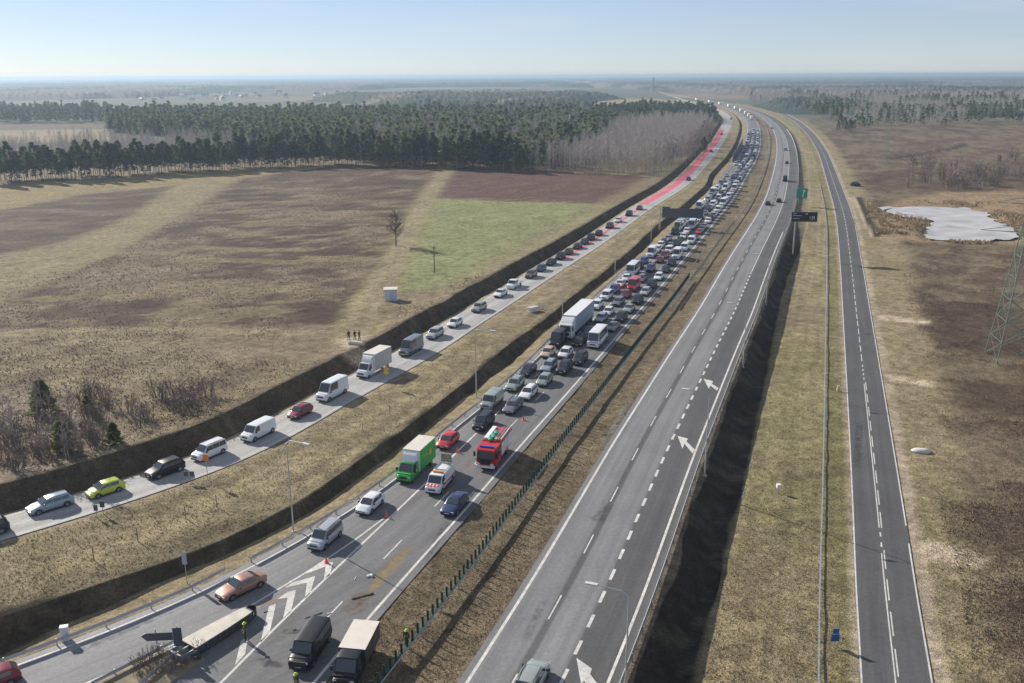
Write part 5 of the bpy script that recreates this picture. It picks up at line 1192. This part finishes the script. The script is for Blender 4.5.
for k, (x, y) in enumerate(along([(330,165),(400,168),(460,169),(528,171)], 90, 14)): tree('pine_tree', 1 + k % 3, x, y, RNG.uniform(.65, 1.15), 'dark green bushy pine on the edge of the tall wood beyond the red brown strip', 'pines on the edge of the tall wood') if k % 4 else tree('birch_tree', k % 3, x, y, RNG.uniform(.6, .9), 'bare birch mixed among the pines on the edge of the tall wood', 'birches among the edge pines')
for k, (x, y) in enumerate(along([(530,172),(590,176),(650,177.5),(688,163),(712,137)], 130, 30)): tree('birch_tree', k % 4, x, y, RNG.uniform(.75, 1.05), 'bare grey brown birch in the leafless wood left of the pink red lane', 'bare birches left of the red lane')
# interiors of the woods: nobody could count these
def inside(px, n, zf, seed):
    w = [Pf(a_, b, zf)[:2] for a_, b in px]; r = np.random.RandomState(seed); lo = np.min(w, 0); hi = np.max(w, 0); X = lo[0] + (hi[0]-lo[0])*r.rand(n*6); Y = lo[1] + (hi[1]-lo[1])*r.rand(n*6)
    k = poly_sd(w, X, Y) > 0; return X[k][:n], Y[k][:n]
def wood_mass(name, label, geos, X, Y, m, smin, smax, seed, cat=None):
    r = np.random.RandomState(seed); Vs = []; Fs = []; o = 0
    for i in range(len(X)):
        V, F_ = geos[i % len(geos)]; a_ = r.rand()*6.283; s = smin + (smax-smin)*r.rand(); c, sn = math.cos(a_), math.sin(a_)
        W_ = np.stack([(V[:,0]*c - V[:,1]*sn)*s + X[i], (V[:,0]*sn + V[:,1]*c)*s + Y[i], V[:,2]*s*(.88+.24*r.rand()) + 1.0], -1); Vs.append(W_); Fs.append(F_ + o); o += len(V)
    return tag(np_mesh(name, np.concatenate(Vs), np.concatenate(Fs), m), label, kind='stuff')
pg = [pine_geo(40+i, (15, 12, 17, 10, 14, 16, 12)[i], 50, (.28,.2,.35,.12,.25,.3,.15)[i], (.19,.24,.16,.28,.2,.17,.25)[i], 1.9) for i in range(7)]
X, Y = inside([(262,150),(318,156),(342,161),(400,166.5),(460,167.5),(535,170),(600,150),(620,128),(560,122),(330,120),(112,121),(108,133),(190,138)], 6500, zF, 1)
wood_mass('pine_wood', 'dense dark pine wood seen as one mass', pg, X, Y, pine_m, .62, 1.15, 2)
X, Y = inside([(600,124),(720,124),(705,113),(640,111),(590,116)], 900, zF, 5); wood_mass('pine_wood', 'dark pines behind the bare birch wood', pg, X, Y, pine_m, .6, .95, 6)
def bare_low(seed, h):
    r = np.random.RandomState(seed); V = []; F_ = []
    def tri(p, q, w):
        d = np.array(q)-np.array(p); s = np.cross(d, r.normal(size=3)); s *= w/max(1e-6, np.linalg.norm(s)); o = len(V); V.extend([np.array(p)-s, np.array(p)+s, np.array(q)]); F_.append((o, o+1, o+2))
    tri((0,0,0), (r.normal()*.3, r.normal()*.3, h), .16); tri((0,0,0), (.1, .1, h*.8), .14)
    for i in range(34):
        z = h*r.uniform(.25, .95); a_ = r.rand()*6.283; l_ = h*.2*(1.2-z/h); q = (l_*math.cos(a_), l_*math.sin(a_), z + l_*r.uniform(.6, 1.8)); tri((0,0,z), q, .07); 
        for k in range(2): tri(np.array(q)*[.6,.6,1]-[0,0,.4], (q[0]+r.normal()*.7, q[1]+r.normal()*.7, q[2]+r.uniform(.2,1.4)), .06)
    return np.array(V), np.array(F_)
bg = [bare_low(60+i, 14) for i in range(5)]
birch_mass = mat('birch_wood_mass', (.44, .395, .365), .95)
X, Y = inside([(532,171),(590,174),(652,175.5),(690,158),(712,134),(700,124),(620,128),(560,150)], 1500, zF, 3); wood_mass('birch_wood', 'leafless grey brown birch wood seen as one mass', bg, X, Y, birch_mass, .7, 1.05, 4)
X, Y = inside([(350,160),(440,165),(535,168),(590,132),(520,124),(440,130),(360,140)], 520, zF, 33); wood_mass('birch_wood', 'scattered bare birches among the pines', bg, X, Y, birch_mass, .95, 1.35, 34)
X, Y = inside([(-60,172),(120,166),(310,156),(330,150),(250,138),(100,142),(-60,152)], 800, zF, 13); wood_mass('birch_wood', 'thin bare trees behind the strip of pines', bg, X, Y, birch_mass, .4, .85, 14)
X, Y = inside([(-90,124),(112,123),(112,114),(-90,112)], 900, zF, 15); wood_mass('pine_wood', 'hazy wood beyond the pale field on the left', pg, X, Y, pine_m, .7, 1.0, 16)
rightw = [(838,128),(870,131),(900,131),(930,133),(965,126),(1000,125),(1100,126),(1100,96),(900,93),(760,96),(745,104),(800,112)]
X, Y = inside(rightw, 4600, zRt, 7); k = fbm(X/70, Y/90, 77) > .58 - .12*sstep(1000, 880, Y)
wood_mass('pine_wood', 'green pine clumps of the wood on the right', pg, X[k], Y[k], pine_m, .65, 1.0, 8); wood_mass('birch_wood', 'leafless trees of the wood on the right', bg, X[~k], Y[~k], birch_mass, .7, 1.1, 9)
# distant woodland as an uneven canopy, patchy, out to the horizon
az = np.linspace(rad(-44), rad(44), 1000); dist = np.concatenate([np.exp(np.linspace(math.log(1000), math.log(16000), 170))]); A_, D_ = np.meshgrid(az, dist)
CXg, CYg = D_*np.sin(A_), D_*np.cos(A_)
msk = fbm(CXg/700, CYg/1500, 91, 4); rr_ = NR.rand(*A_.shape); h_ = sstep(.45, .50, msk + .10*sstep(3000, 6000, D_) + .05*sstep(-.1, .3, A_) - .10*sstep(1900, 1300, D_)*sstep(.1, -.1, A_)) * (10 + 7*rr_ + 7*(fbm(CXg/60, CYg/60, 17) - .5))
pxx = CX + FPX*CXg/np.maximum(CYg, 1); pyy = 75.5 + FPX*CAMH/np.maximum(CYg, 1)
h_ *= 1 - sstep(0, 1, np.minimum(1, np.maximum(0, 1 - np.hypot((pxx-640)/70, (pyy-104)/8))*3))        # open farmland left of the motorway
road_d = np.abs(CXg - np.interp(CYg, YS, jamR)); h_ *= sstep(35, 70, road_d) ; h_ *= 1 - sstep(.3, .8, np.maximum(0, 1 - np.hypot((pxx-50)/75, (pyy-136)/9)))
h_ *= sstep(1150, 1350, D_); hz = h_ - 1.5 * (h_ < .5)
ii = np.arange(A_.size).reshape(A_.shape); FQ2 = np.stack([ii[:-1,:-1], ii[:-1,1:], ii[1:,1:], ii[1:,:-1]], -1).reshape(-1, 4)
keep = (h_.reshape(-1)[FQ2] > .6).any(1)
dcol = np.where((fbm(CXg/220, CYg/400, 44) > .52)[..., None], np.array((.13, .115, .10)), np.array((.04, .055, .04)))
dw = surf_mat('distant_wood', [(.02, .3), (.08, .3)], .95, spec=.1)
tag(np_mesh('distant_woodland', np.stack([CXg, CYg, hz], -1).reshape(-1, 3), FQ2[keep], dw, dcol.reshape(-1, 3)), 'hazy distant woodland reaching to the horizon', kind='stuff')
# the far village: white houses
hw = mat('house_wall_white', (.78, .77, .74), .7); hr1 = mat('house_roof_grey', (.20, .20, .21), .6); hr2 = mat('house_roof_red', (.32, .12, .08), .7)
hp = {}
def house(x, y, s, yaw, red, label, group):
    if red not in hp:
        r = thing('house', label, 'house', (0,0,0), 0, group); MB().box(-5, 5, -4, 4, -1, 4.6).build('wall', hw, r)
        MB().loft([[(-5.4, -4.5, 4.4), (-5.4, 4.5, 4.4), (-5.4, 0, 7.6)], [(5.4, -4.5, 4.4), (5.4, 4.5, 4.4), (5.4, 0, 7.6)]]).build('roof', hr2 if red else hr1, r); hp[red] = r
    else: r = copy_tree(hp[red])
    r.location = (x, y, .8); r.rotation_euler = (0, 0, yaw); r.scale = (s, s, s); return tag(r, label, 'house', group)
for k in range(85):
    px, py = RNG.uniform(-10, 345), RNG.choice([RNG.uniform(94.5, 101.5), RNG.uniform(90, 96)]); x, y = P(px, py)
    house(x, y, RNG.uniform(.6, 1.3), RNG.random()*3, False, 'white far off house with grey roof in the hazy village', 'grey roofed houses of the hazy village') if k % 3 else house(x, y, RNG.uniform(.6, 1.2), RNG.random()*3, True, 'white far off house with red roof in the hazy village', 'red roofed houses of the hazy village')
gh = MB().box(-22, 22, -5, 5, -1, 5).build('greenhouse', hw); g2 = None
for k, (px, py) in enumerate(((26,118),(38,118),(50,117.6),(60,117.5),(91,117.2))):
    o = gh if k == 0 else gh.copy(); x, y = P(px, py)
    if k: COL.objects.link(o)
    o.location = (x, y, 1); o.scale = (.55, 1, 1.2); tag(o, 'long low white shed in the hazy row left of the pine wood', 'shed', 'white sheds in the haze')
x, y = P(224, 82.5); r = thing('mast', 'tiny mast rising above the horizon on the left', 'mast', (x, y, 0)); MB().tube((0,0,0), (0,0,44), 2.6, 1.6, 6).build('shaft', backgrey, r)

# near trees and shrubs
for (px, py, s, lab, kd, v) in ((44,414,1.05,'rounded young green pine in the thicket at the left edge','young_pine',0), (64,452,.85,'green pine half hidden by bare shrubs just above the bank','young_pine',1), (115,446,.6,'small dark green conifer alone on the bank crest','young_pine',2), (88,412,.5,'small dark pine sapling on the grey grass above the lone conifer','young_pine',3)):
    x, y, z = Pf(px, py, zF); tree(kd, v, x, y, s, lab, None)
x, y, z = Pf(396, 245.5, zF); tree('bare_tree', 0, x, y, 1.0, 'lone dark bare tree beside the dirt track and green field', None)
sp = random.Random(5)
for k in range(64):
    px = sp.uniform(-25, 105) if k < 44 else sp.uniform(95, 215); py = sp.uniform(405, 478) - max(0, px-40)*.16 if k < 44 else sp.uniform(402, 436) - (px-100)*.18
    x, y, z = Pf(px, py, zF)
    if x > at(cutC, y) - 1.5: x = at(cutC, y) - sp.uniform(1.5, 5)
    tree('bare_shrub', k % 4, x, y, sp.uniform(.55, 1.0), 'leafless brown shrub in the thicket above the link road bank', 'leafless shrubs above the link road bank')
for k in range(18):
    px = sp.uniform(-15, 130); py = sp.uniform(415, 470) - max(0, px-40)*.2; x, y, z = Pf(px, py, zF)
    if x > at(cutC, y) - 1.5: x = at(cutC, y) - sp.uniform(1.5, 5)
    tree('slim_birch', k % 3, x, y, sp.uniform(.6, 1.0), 'slim pale stemmed bare birch in the thicket at the left edge', 'slim birches of the left thicket')
for k in range(46):
    px = sp.uniform(905, 1060); py = sp.uniform(176, 190) if k < 30 else sp.uniform(158, 176); x, y, z = Pf(px, py, zRt); tree('bare_shrub', k % 4, x, y, sp.uniform(1.2, 2.2), 'dark leafless bush in the belt behind the frozen pond', 'dark bushes behind the frozen pond')
for k in range(20):
    px = sp.choice([sp.uniform(945, 985), sp.uniform(985, 1050), sp.uniform(920, 935)]); py = sp.uniform(170, 184); x, y, z = Pf(px, py, zRt); tree('birch_tree', k % 4, x, y, sp.uniform(.55, .85), 'tall bare tree rising from the bushes behind the frozen pond', 'bare trees behind the frozen pond')
for k in range(14):
    px = sp.choice([sp.uniform(838, 864), sp.uniform(700, 712), sp.uniform(690, 705)]); py = sp.uniform(128, 134) if px > 800 else sp.uniform(138, 160); x, y, z = Pf(px, py, zRt); tree('pine_tree', 2 + k % 2, x, y, sp.uniform(.4, .75), 'small dark conifer at the end of the road near the far bend', 'small conifers by the far bend')
for k in range(16):
    px, py = [(150,660),(158,664),(146,668),(160,655),(168,668),(154,672),(140,672),(172,660),(200,651),(163,676),(150,680),(138,680),(176,672),(185,668),(170,678),(196,655)][k]; x, y = P(px, py); tree('bare_shrub', k % 4, x, y, sp.uniform(.25, .42), 'low brown bush growing in the gore behind the exit sign', 'low bushes in the gore', .2)
# dry brush, tussocks and reeds: ground cover
def cover(name, label, X, Y, Z, h, n, m, seed, wid=.05, lean=.5):
    r = np.random.RandomState(seed); N_ = len(X); k = np.repeat(np.arange(N_), n); H_ = (np.asarray(h) * np.ones(N_))[k] * (.5 + .8*r.rand(N_*n)); a_ = r.rand(N_*n)*6.283; q = r.rand(N_*n)*lean*H_
    bx = X[k] + r.normal(size=N_*n)*.18*H_; by = Y[k] + r.normal(size=N_*n)*.18*H_; bz = Z[k] - .05; w = wid*(.6+.8*r.rand(N_*n)); b2_ = r.rand(N_*n)*3.14
    V = np.empty((N_*n, 3, 3)); V[:,0] = np.stack([bx - w*np.cos(b2_), by - w*np.sin(b2_), bz], -1); V[:,1] = np.stack([bx + w*np.cos(b2_), by + w*np.sin(b2_), bz], -1); V[:,2] = np.stack([bx + q*np.cos(a_), by + q*np.sin(a_), bz + H_], -1)
    return tag(np_mesh(name, V.reshape(-1, 3), np.arange(N_*n*3).reshape(-1, 3), m), label, kind='stuff')
def zfun(X, Y):
    i = np.clip(np.searchsorted(YR, Y) - 1, 0, NY-2); out = np.empty(len(X))
    for q in range(len(X)): out[q] = np.interp(X[q], GX[i[q]], GZ[i[q]])
    return out
def screen_pts(n, x0, x1, y0, y1, zf, seed):
    r = np.random.RandomState(seed); px = x0 + (x1-x0)*r.rand(n); py = y0 + (y1-y0)*r.rand(n); z = float(zf(150)); d = FPX*cF[None] + (px-CX)[:,None]*cR[None] - (py-CY)[:,None]*cU[None]; t = (z-CAMH)/d[:,2]; return d[:,0]*t, d[:,1]*t
X, Y = screen_pts(52000, -40, 520, 170, 470, zF, 51); ok = (X < np.interp(Y, YS, cutC) - 1) & (poly_sd(PL([(428,198),(612,205),(640,203),(512,260),(474,278),(440,291),(381,292),(390,270),(404,253),(417,228)]), X, Y) < 1) & (line_d(PL([(448,166),(420,210),(398,255),(370,300),(350,345)]), X, Y) > 6); dens = fbm(X/9, Y/9, 5)*.5 + fbm(X/34, Y/34, 3)*.5
hp_ = np.maximum(poly_sd(PL([(238,180),(170,222),(118,254),(60,278),(0,305),(-160,330),(-160,345),(0,329),(180,326),(343,326),(362,300),(382,275),(402,238),(422,205),(440,168),(330,166)]), X, Y), 60 - np.abs(Y - 150) * .7 - 20)
ok &= (dens > .44 + .16*NR.rand(len(X))) & (hp_ > 0); X, Y = X[ok], Y[ok]
brush_m = mat('dry_brush', (.165, .125, .10), .95); straw_m = mat('dry_straw', (.30, .24, .135), .95); reed_m = mat('tan_reed', (.36, .28, .175), .95)
cover('dry_brush', 'dry brown brush and weeds over the left field', X, Y, zfun(X, Y), .16 + Y/1500, 3, brush_m, 61, .05 + 0*.01, .6)
X, Y = screen_pts(26000, 860, 1060, 235, 690, zRt, 52); ok = (X > np.interp(Y, YR, ex[:,0]) - 2) & (fbm(X/9, Y/9, 5)*.5 + fbm(X/34, Y/34, 3)*.5 > .42 + .12*NR.rand(len(X))); X, Y = X[ok], Y[ok]
cover('dry_brush', 'dry brown brush and weeds over the heath on the right', X, Y, zfun(X, Y), .16 + Y/1500, 3, brush_m, 62, .05, .6)
X, Y = screen_pts(60000, -20, 1040, 330, 690, zM, 53)
okL = (X > np.interp(Y, YS, slipR) + 1) & (X < np.interp(Y, YS, ditchU) - .2); okR = (X > np.interp(Y, YS, darkR) + .2) & (X < np.interp(Y, YS, srL) - 1); okM = (X > np.interp(Y, YS, jamR) + 1.2) & (X < np.interp(Y, YS, rcL) - 1.2); okF = (X > np.interp(Y, YS, srR) + 1.5)
ok = (okL | okR | okM | okF); X, Y = X[ok], Y[ok]; cover('dry_grass', 'tufts of straw coloured winter grass beside the roads', X, Y, zfun(X, Y), .22, 3, straw_m, 63, .035, .9)
k = NR.rand(len(X)) < .1; cover('dry_grass', 'darker tufts of winter grass beside the roads', X[k] + .4, Y[k] + .3, zfun(X[k] + .4, Y[k] + .3), .13, 3, brush_m, 65, .05, .9)
X, Y = screen_pts(9000, 866, 1060, 194, 246, zRt, 54); sdp = poly_sd(POND, X, Y); ok = (sdp < -.3) & (sdp > -14) & (fbm(X/12, Y/12, 8) > .42) | (poly_sd(PL([(872,214),(895,212),(925,217),(938,222),(926,227),(905,234),(880,228)], zRt), X, Y) > 0) & (fbm(X/7, Y/7, 2) > .47); X, Y = X[ok], Y[ok]
cover('reeds', 'tan reeds around and within the frozen pond', X, Y, zfun(X, Y) + .25, .75, 7, reed_m, 64, .10, .35)

# ------------------------------------------------------------------ other things
# lattice pylon at the right edge and two far ones
pyl = mat('pylon_green_steel', (.16, .23, .19), .5, metal=.3)
def pylon(label, x, y, z, h, w, yaw, t=.07, seg=9):
    r = thing('pylon', label, 'pylon', (x, y, z), yaw); hw_ = lambda u: w*.5*(1-u)**1.15 + .45; m = MB(); br = MB()
    P4 = lambda u: [Vector((sx*hw_(u), sy*hw_(u), u*h)) for sx, sy in ((-1,-1),(1,-1),(1,1),(-1,1))]
    us = [0] + [1-(1-i/seg)**1.25 for i in range(1, seg+1)]; us = [i/seg*.98 for i in range(seg+1)]
    for i in range(seg):
        a_, b = P4(us[i]), P4(us[i+1])
        for k in range(4):
            m.tube(a_[k], b[k], t*1.25, t*1.1, 4, caps=False); k2 = (k+1) % 4; br.tube(a_[k], b[k2], t*.6, n=4, caps=False); br.tube(a_[k2], b[k], t*.6, n=4, caps=False); br.tube(b[k], b[k2], t*.6, n=4, caps=False)
            md = (a_[k] + b[k2])*.5; br.tube((a_[k]+a_[k2])*.5 if i else md, md, t*.5, n=3, caps=False)
    m.build('leg', pyl, r); br.build('lattice', pyl, r); am = MB()
    for zz, ln in ((.66, .24), (.80, .18), (.93, .14)):
        for s in (-1, 1): am.tube((0,-.4,zz*h), (s*ln*h, 0, zz*h+.3), t, t*.6, 4).tube((0,.4,zz*h), (s*ln*h, 0, zz*h+.3), t, t*.6, 4).tube((0,0,zz*h+1.6), (s*ln*h, 0, zz*h+.3), t, t*.6, 4)
    am.build('crossarm', pyl, r); return r
pa, pb = P(988, 361, -2.3), P(1016, 363, -2.3); w_ = math.hypot(pb[0]-pa[0], pb[1]-pa[1])
cx_, cy_ = (pa[0]+pb[0])/2 + 2.2, (pa[1]+pb[1])/2 + 2.0
pylon('tall green lattice pylon cut by the right edge of the picture', cx_ + .6, cy_, -2.4, 34, w_*1.35, math.atan2(pb[1]-pa[1], pb[0]-pa[0]) + .08, .075)
x, y = P(884, 167, -1.2); pylon('slender far pylon standing alone on the right heath', x, y, -1.2, 23, 2.0, .3, .03, 10)
x, y = P(653, 92); pylon('tiny pylon in the haze left of the far motorway', x, y, 0, 40, 7, .3, .25, 8)
# wooden pole, hut, cabinet with railing, boulder
x, y, z = Pf(434.5, 273, zF); r = thing('wooden_pole', 'wooden utility pole standing in the green field', 'utility pole', (x, y, ground_z(x, y))); MB().tube((0,0,-.2), (0,0,6.2), .15, .11, 8).build('shaft', wood, r, 40); MB().box(-.7, .7, -.06, .06, 5.7, 5.85).build('crossbar', wood, r)
x, y, z = Pf(391, 299.5, zF); r = thing('hut', 'small white hut with flat grey roof below the green field', 'hut', (x, y, ground_z(x, y) - .05), rad(6))
MB().box(-1.25, 1.25, -1.1, 1.1, 0, 2.35).build('wall', mat('hut_wall', (.62, .63, .64), .7), r); MB().box(-1.4, 1.4, -1.3, 1.3, 2.35, 2.55, b=.03).build('roof', mat('hut_roof', (.55, .52, .48), .7), r); MB().box(-.2, .75, -1.13, -1.1, .1, 2.0).build('door', mat('hut_door', (.50, .54, .60), .5), r); MB().box(-1.5, 1.5, -1.6, 1.5, -.3, .06).build('plinth', concrete, r)
x, y, z = Pf(533, 311, zM); gz = ground_z(x, y); r = thing('culvert_head', 'white concrete culvert head with railing in the grass between the roads', 'culvert', (x, y, gz - .1), rad(42))
MB().box(-1.3, 1.0, -.55, .55, 0, .95, b=.05).build('body', mat('culvert_white', (.62, .60, .57), .8, nscale=2, namt=.15), r); MB().box(-1.36, 1.06, -.62, .62, .95, 1.03, b=.03).build('lid', concrete, r)
rl2 = MB()
for s in (-.5, .5):
    for k in range(4): rl2.tube((1.2+k*.9, s, 0), (1.2+k*.9, s, 1.1), .035, n=5)
    for h in (.6, 1.2): rl2.tube((1.2, s, h), (3.9, s, h), .035, n=5)
rl2.build('railing', galv, r)
x, y, z = Pf(921, 452, zRt); o = MB(); rr = random.Random(3); o.loft([[(s*(1.0+.1*rr.random())*math.cos(t)*1.25, s*.6*math.sin(t)*(1+.15*rr.random()), h) for t in [6.283*i/10 for i in range(10)]] for s, h in ((.9,-.1),(1,.2),(.8,.42),(.35,.5))]); o = o.build('boulder', mat('boulder_stone', (.55, .53, .48), .8, nscale=2, namt=.2), None, 50); o.location = (x, y, ground_z(x, y)); o.rotation_euler = (0, 0, -.15); tag(o, 'flat pale boulder on the grass right of the side road', 'boulder')
# dark screen wall beside the far jam
k_ = (YS > 500) & (YS < 625)
nb = sweep(offs(jamRail, -1.0), 500, 625, [(-.15, 0), (.15, 0), (.15, 4.8), (-.15, 4.8)], z0, 6.0).build('screen', mat('screen_dark', (.03, .045, .07), .5)); r = thing('noise_barrier', 'dark screen wall along the left side of the far jam', 'noise barrier', (0,0,0)); nb.parent = r
repeat_parts(r, 'post', MB().box(-.12, .12, -.2, .2, 0, 5.0), galv, stations(offs(jamRail, -1.0), 500, 625, 8, z0))
# fence posts along the median grass
fp = MB().tube((0,0,-.2), (0,0,1.5), .05, .045, 6).build('fence_post', wood); first = True
for k, (px, py) in enumerate(((94,560),(138,541),(217,507),(186,519),(363,432),(390,415))):
    x, y, z = Pf(px, py, zM); o = fp if first else fp.copy()
    if not first: COL.objects.link(o)
    first = False; o.location = (x, y, ground_z(x, y)); tag(o, 'thin wooden stake in the dry grass between link road and motorway', 'stake', 'stakes in the median grass')

# ------------------------------------------------------------------ people
skin = mat('skin', (.45, .28, .20), .6); suit_d = mat('firefighter_suit_dark', (.055, .05, .035), .85); hivis = mat('hi_vis_yellow', (.50, .62, .04), .6); cloth_d = mat('dark_clothes', (.03, .032, .036), .9)
def person(label, x, y, z, yaw, pose='stand', suit=suit_d, helmet=True, vest=True, group=None):
    r = thing('person', label, 'person', (x, y, z), yaw, group)
    st = pose == 'stand'
    if st: J = dict(pel=(0,0,.95), che=(0,.0,1.28), neck=(0,0,1.48), head=(.02,0,1.60), top=(.03,0,1.70), lsh=(0,.19,1.42), lel=(.05,.27,1.15), lha=(.22,.20,.98), rsh=(0,-.19,1.42), rel=(-.02,-.28,1.14), rha=(.14,-.26,.93), lhip=(0,.10,.90), lkn=(.10,.13,.49), lan=(.06,.14,.07), lto=(.22,.16,.04), rhip=(0,-.10,.90), rkn=(-.02,-.13,.49), ran=(-.10,-.14,.07), rto=(.05,-.16,.04))
    else: J = dict(pel=(-.1,0,.42), che=(.14,0,.72), neck=(.24,0,.90), head=(.30,0,1.0), top=(.34,0,1.10), lsh=(.2,.19,.85), lel=(.36,.24,.62), lha=(.55,.15,.45), rsh=(.2,-.19,.85), rel=(.36,-.24,.62), rha=(.52,-.18,.42), lhip=(-.08,.10,.38), lkn=(.32,.14,.42), lan=(.18,.14,.07), lto=(.34,.15,.04), rhip=(-.08,-.10,.38), rkn=(.22,-.16,.10), ran=(-.18,-.14,.09), rto=(-.26,-.14,.05))
    nm = list(J); E_ = [('pel','che'),('che','neck'),('neck','head'),('head','top'),('che','lsh'),('lsh','lel'),('lel','lha'),('che','rsh'),('rsh','rel'),('rel','rha'),('pel','lhip'),('lhip','lkn'),('lkn','lan'),('lan','lto'),('pel','rhip'),('rhip','rkn'),('rkn','ran'),('ran','rto')]
    R_ = dict(pel=.155, che=.17, neck=.062, head=.098, top=.085, lsh=.085, rsh=.085, lel=.058, rel=.058, lha=.042, rha=.042, lhip=.105, rhip=.105, lkn=.075, rkn=.075, lan=.052, ran=.052, lto=.05, rto=.05)
    V = [J[n] for n in nm]; Ed = [(nm.index(a_), nm.index(b)) for a_, b in E_]; Rl = [R_[n] for n in nm]
    for s in ('l', 'r'):                                        # fingers: short chains rooted in the hand
        h = Vector(J[s+'ha']); e_ = Vector(J[s+'el']); d = (h-e_).normalized(); sd_ = Vector((0, 0, 1)).cross(d).normalized(); hi_ = len(V) - 0; root_i = nm.index(s+'ha')
        for q, (o_, L_) in enumerate(((-.03,.085),(-.01,.095),(.01,.09),(.03,.07),(.045,.05))):
            p1 = h + d*.05 + sd_*o_; p2 = p1 + d*L_*.5 - Vector((0,0,.012)); p3 = p2 + d*L_*.35 - Vector((0,0,.025)); b_i = len(V); V += [tuple(p1), tuple(p2), tuple(p3)]; Rl += [.0105, .0095, .008]; Ed += [(root_i, b_i), (b_i, b_i+1), (b_i+1, b_i+2)]
    me = bpy.data.meshes.new('body'); me.from_pydata(V, Ed, []); me.materials.append(suit); o = bpy.data.objects.new('body', me); COL.objects.link(o)
    md = o.modifiers.new('skin', 'SKIN'); md.use_smooth_shade = True; o.modifiers.new('sub', 'SUBSURF').levels = 1; o.modifiers['sub'].render_levels = 1
    for i, v in enumerate(me.skin_vertices[0].data): v.radius = (Rl[i], Rl[i]); v.use_root = (i == 0)
    dg = bpy.context.evaluated_depsgraph_get(); me2 = bpy.data.meshes.new_from_object(o.evaluated_get(dg)); bpy.data.objects.remove(o); o = bpy.data.objects.new('body', me2); COL.objects.link(o); o.parent = r
    me2.materials.clear(); me2.materials.append(suit); me2.materials.append(skin)
    hc = Vector(J['head']); lh, rh = Vector(J['lha']), Vector(J['rha']); nz = J['neck'][2] + .02
    for p_ in me2.polygons:
        c = p_.center; p_.use_smooth = True; p_.material_index = 1 if ((c.z > nz and (c-hc).length < .25) or (c-lh).length < .1 or (c-rh).length < .1) else 0
    t = Vector(J['top']); h2 = Vector(J['head'])
    fc = MB(); fx = h2 + Vector((.09, 0, .01)); fc.ell((fx.x, .035, fx.z+.02), (.012,.014,.01), 6, 4).ell((fx.x, -.035, fx.z+.02), (.012,.014,.01), 6, 4); fc.build('eye', black, r); MB().ell((fx.x+.012, 0, fx.z-.012), (.02,.014,.024), 6, 4).build('nose', skin, r); MB().ell((fx.x, 0, fx.z-.05), (.01,.028,.007), 6, 4).build('mouth', mat('lips', (.35,.15,.13), .6), r)
    if helmet:
        MB().ell((t.x-.03, 0, t.z+.0), (.145,.135,.12), 12, 6).loft([[(t.x-.03+a_*.19*math.cos(6.283*i/14), a_*.165*math.sin(6.283*i/14), t.z-.02+b) for i in range(14)] for a_, b in ((.7,.02),(1,0),(1,-.015),(.7,-.015))]).build('helmet', hivis, r, 50)
    else: MB().ell((t.x-.04, 0, t.z-.01), (.115,.11,.09), 10, 6).build('hair', mat('hair_brown', (.05,.035,.025), .8), r, 60)
    if vest:
        a_, b = Vector(J['pel']), Vector(J['neck']); rings = []
        for u, w, dp in ((.12,.20,.155),(.3,.195,.16),(.38,.20,.165),(.75,.215,.175),(.88,.20,.16)):
            c = a_.lerp(b, u); rings.append([(c.x + dp*math.cos(6.283*i/14), w*math.sin(6.283*i/14), c.z) for i in range(14)])
        MB().loft(rings, False).build('jacket', mat('jacket_olive', (.12, .115, .05), .8), r, 60); MB().loft([[(q[0]*1.0 + (q[0]-a_.lerp(b, .5).x)*.05, q[1]*1.05, q[2] + d) for q in rings[1]] for d in (0, .07)], False).build('reflective_band', hivis, r)
    return r
x, y = P(246, 641); person('firefighter in a lime helmet standing on the gore beside the crash cushion', x, y, .04, rad(215))
x, y = P(407, 645); person('firefighter in a lime helmet walking along the median guardrail', x, y, ground_z(x, y), rad(250))
x, y = P(199, 662); person('person in dark clothes crouching at the rear of the crash cushion', x, y, .06, rad(160), 'crouch', suit_d, False, False)
x, y = P(297, 693); person('person in a lime helmet, only the head showing at the bottom edge', x, y, .04, rad(60))
for k, (px, py, lab) in enumerate(((349, 341.5, 'dark clothed bystander standing alone at the left of the sandy patch'), (355, 342, 'dark clothed bystander in the middle of the group on the sandy patch'), (359.5, 342.5, 'dark clothed bystander at the right of the group by the sandy patch'))):
    x, y, z = Pf(px, py, zF); person(lab, x, y, ground_z(x, y), rad(300 + 25*k), 'stand', cloth_d, False, False)
x, y, z = Pf(357, 347, zF); tag(MB().box(-1.4, 1.4, -.5, .5, 0, .35, b=.05).box(-1.2, 1.2, -.35, .35, .35, .5, b=.04).build('concrete_block', concrete), 'pale concrete block lying on the sandy patch by the bystanders', 'concrete block'); o = bpy.data.objects['concrete_block']; o.location = (x, y, ground_z(x, y)); o.rotation_euler = (0, 0, -.4)

# ------------------------------------------------------------------ the air
hb = MB().box(-27000, 27000, -500, 27000, -9, 52)
hz_m = bpy.data.materials.new('haze'); hz_m.use_nodes = True; nt = hz_m.node_tree; nt.nodes.clear(); ou = nt.nodes.new('ShaderNodeOutputMaterial'); pv = nt.nodes.new('ShaderNodeVolumePrincipled')
pv.inputs['Color'].default_value = (.42, .55, .70, 1); pv.inputs['Density'].default_value = HAZE_DENSITY; pv.inputs['Anisotropy'].default_value = .38
nt.links.new(pv.outputs['Volume'], ou.inputs['Volume']); tag(hb.build('haze', hz_m), 'thin blue haze over the land', kind='stuff')
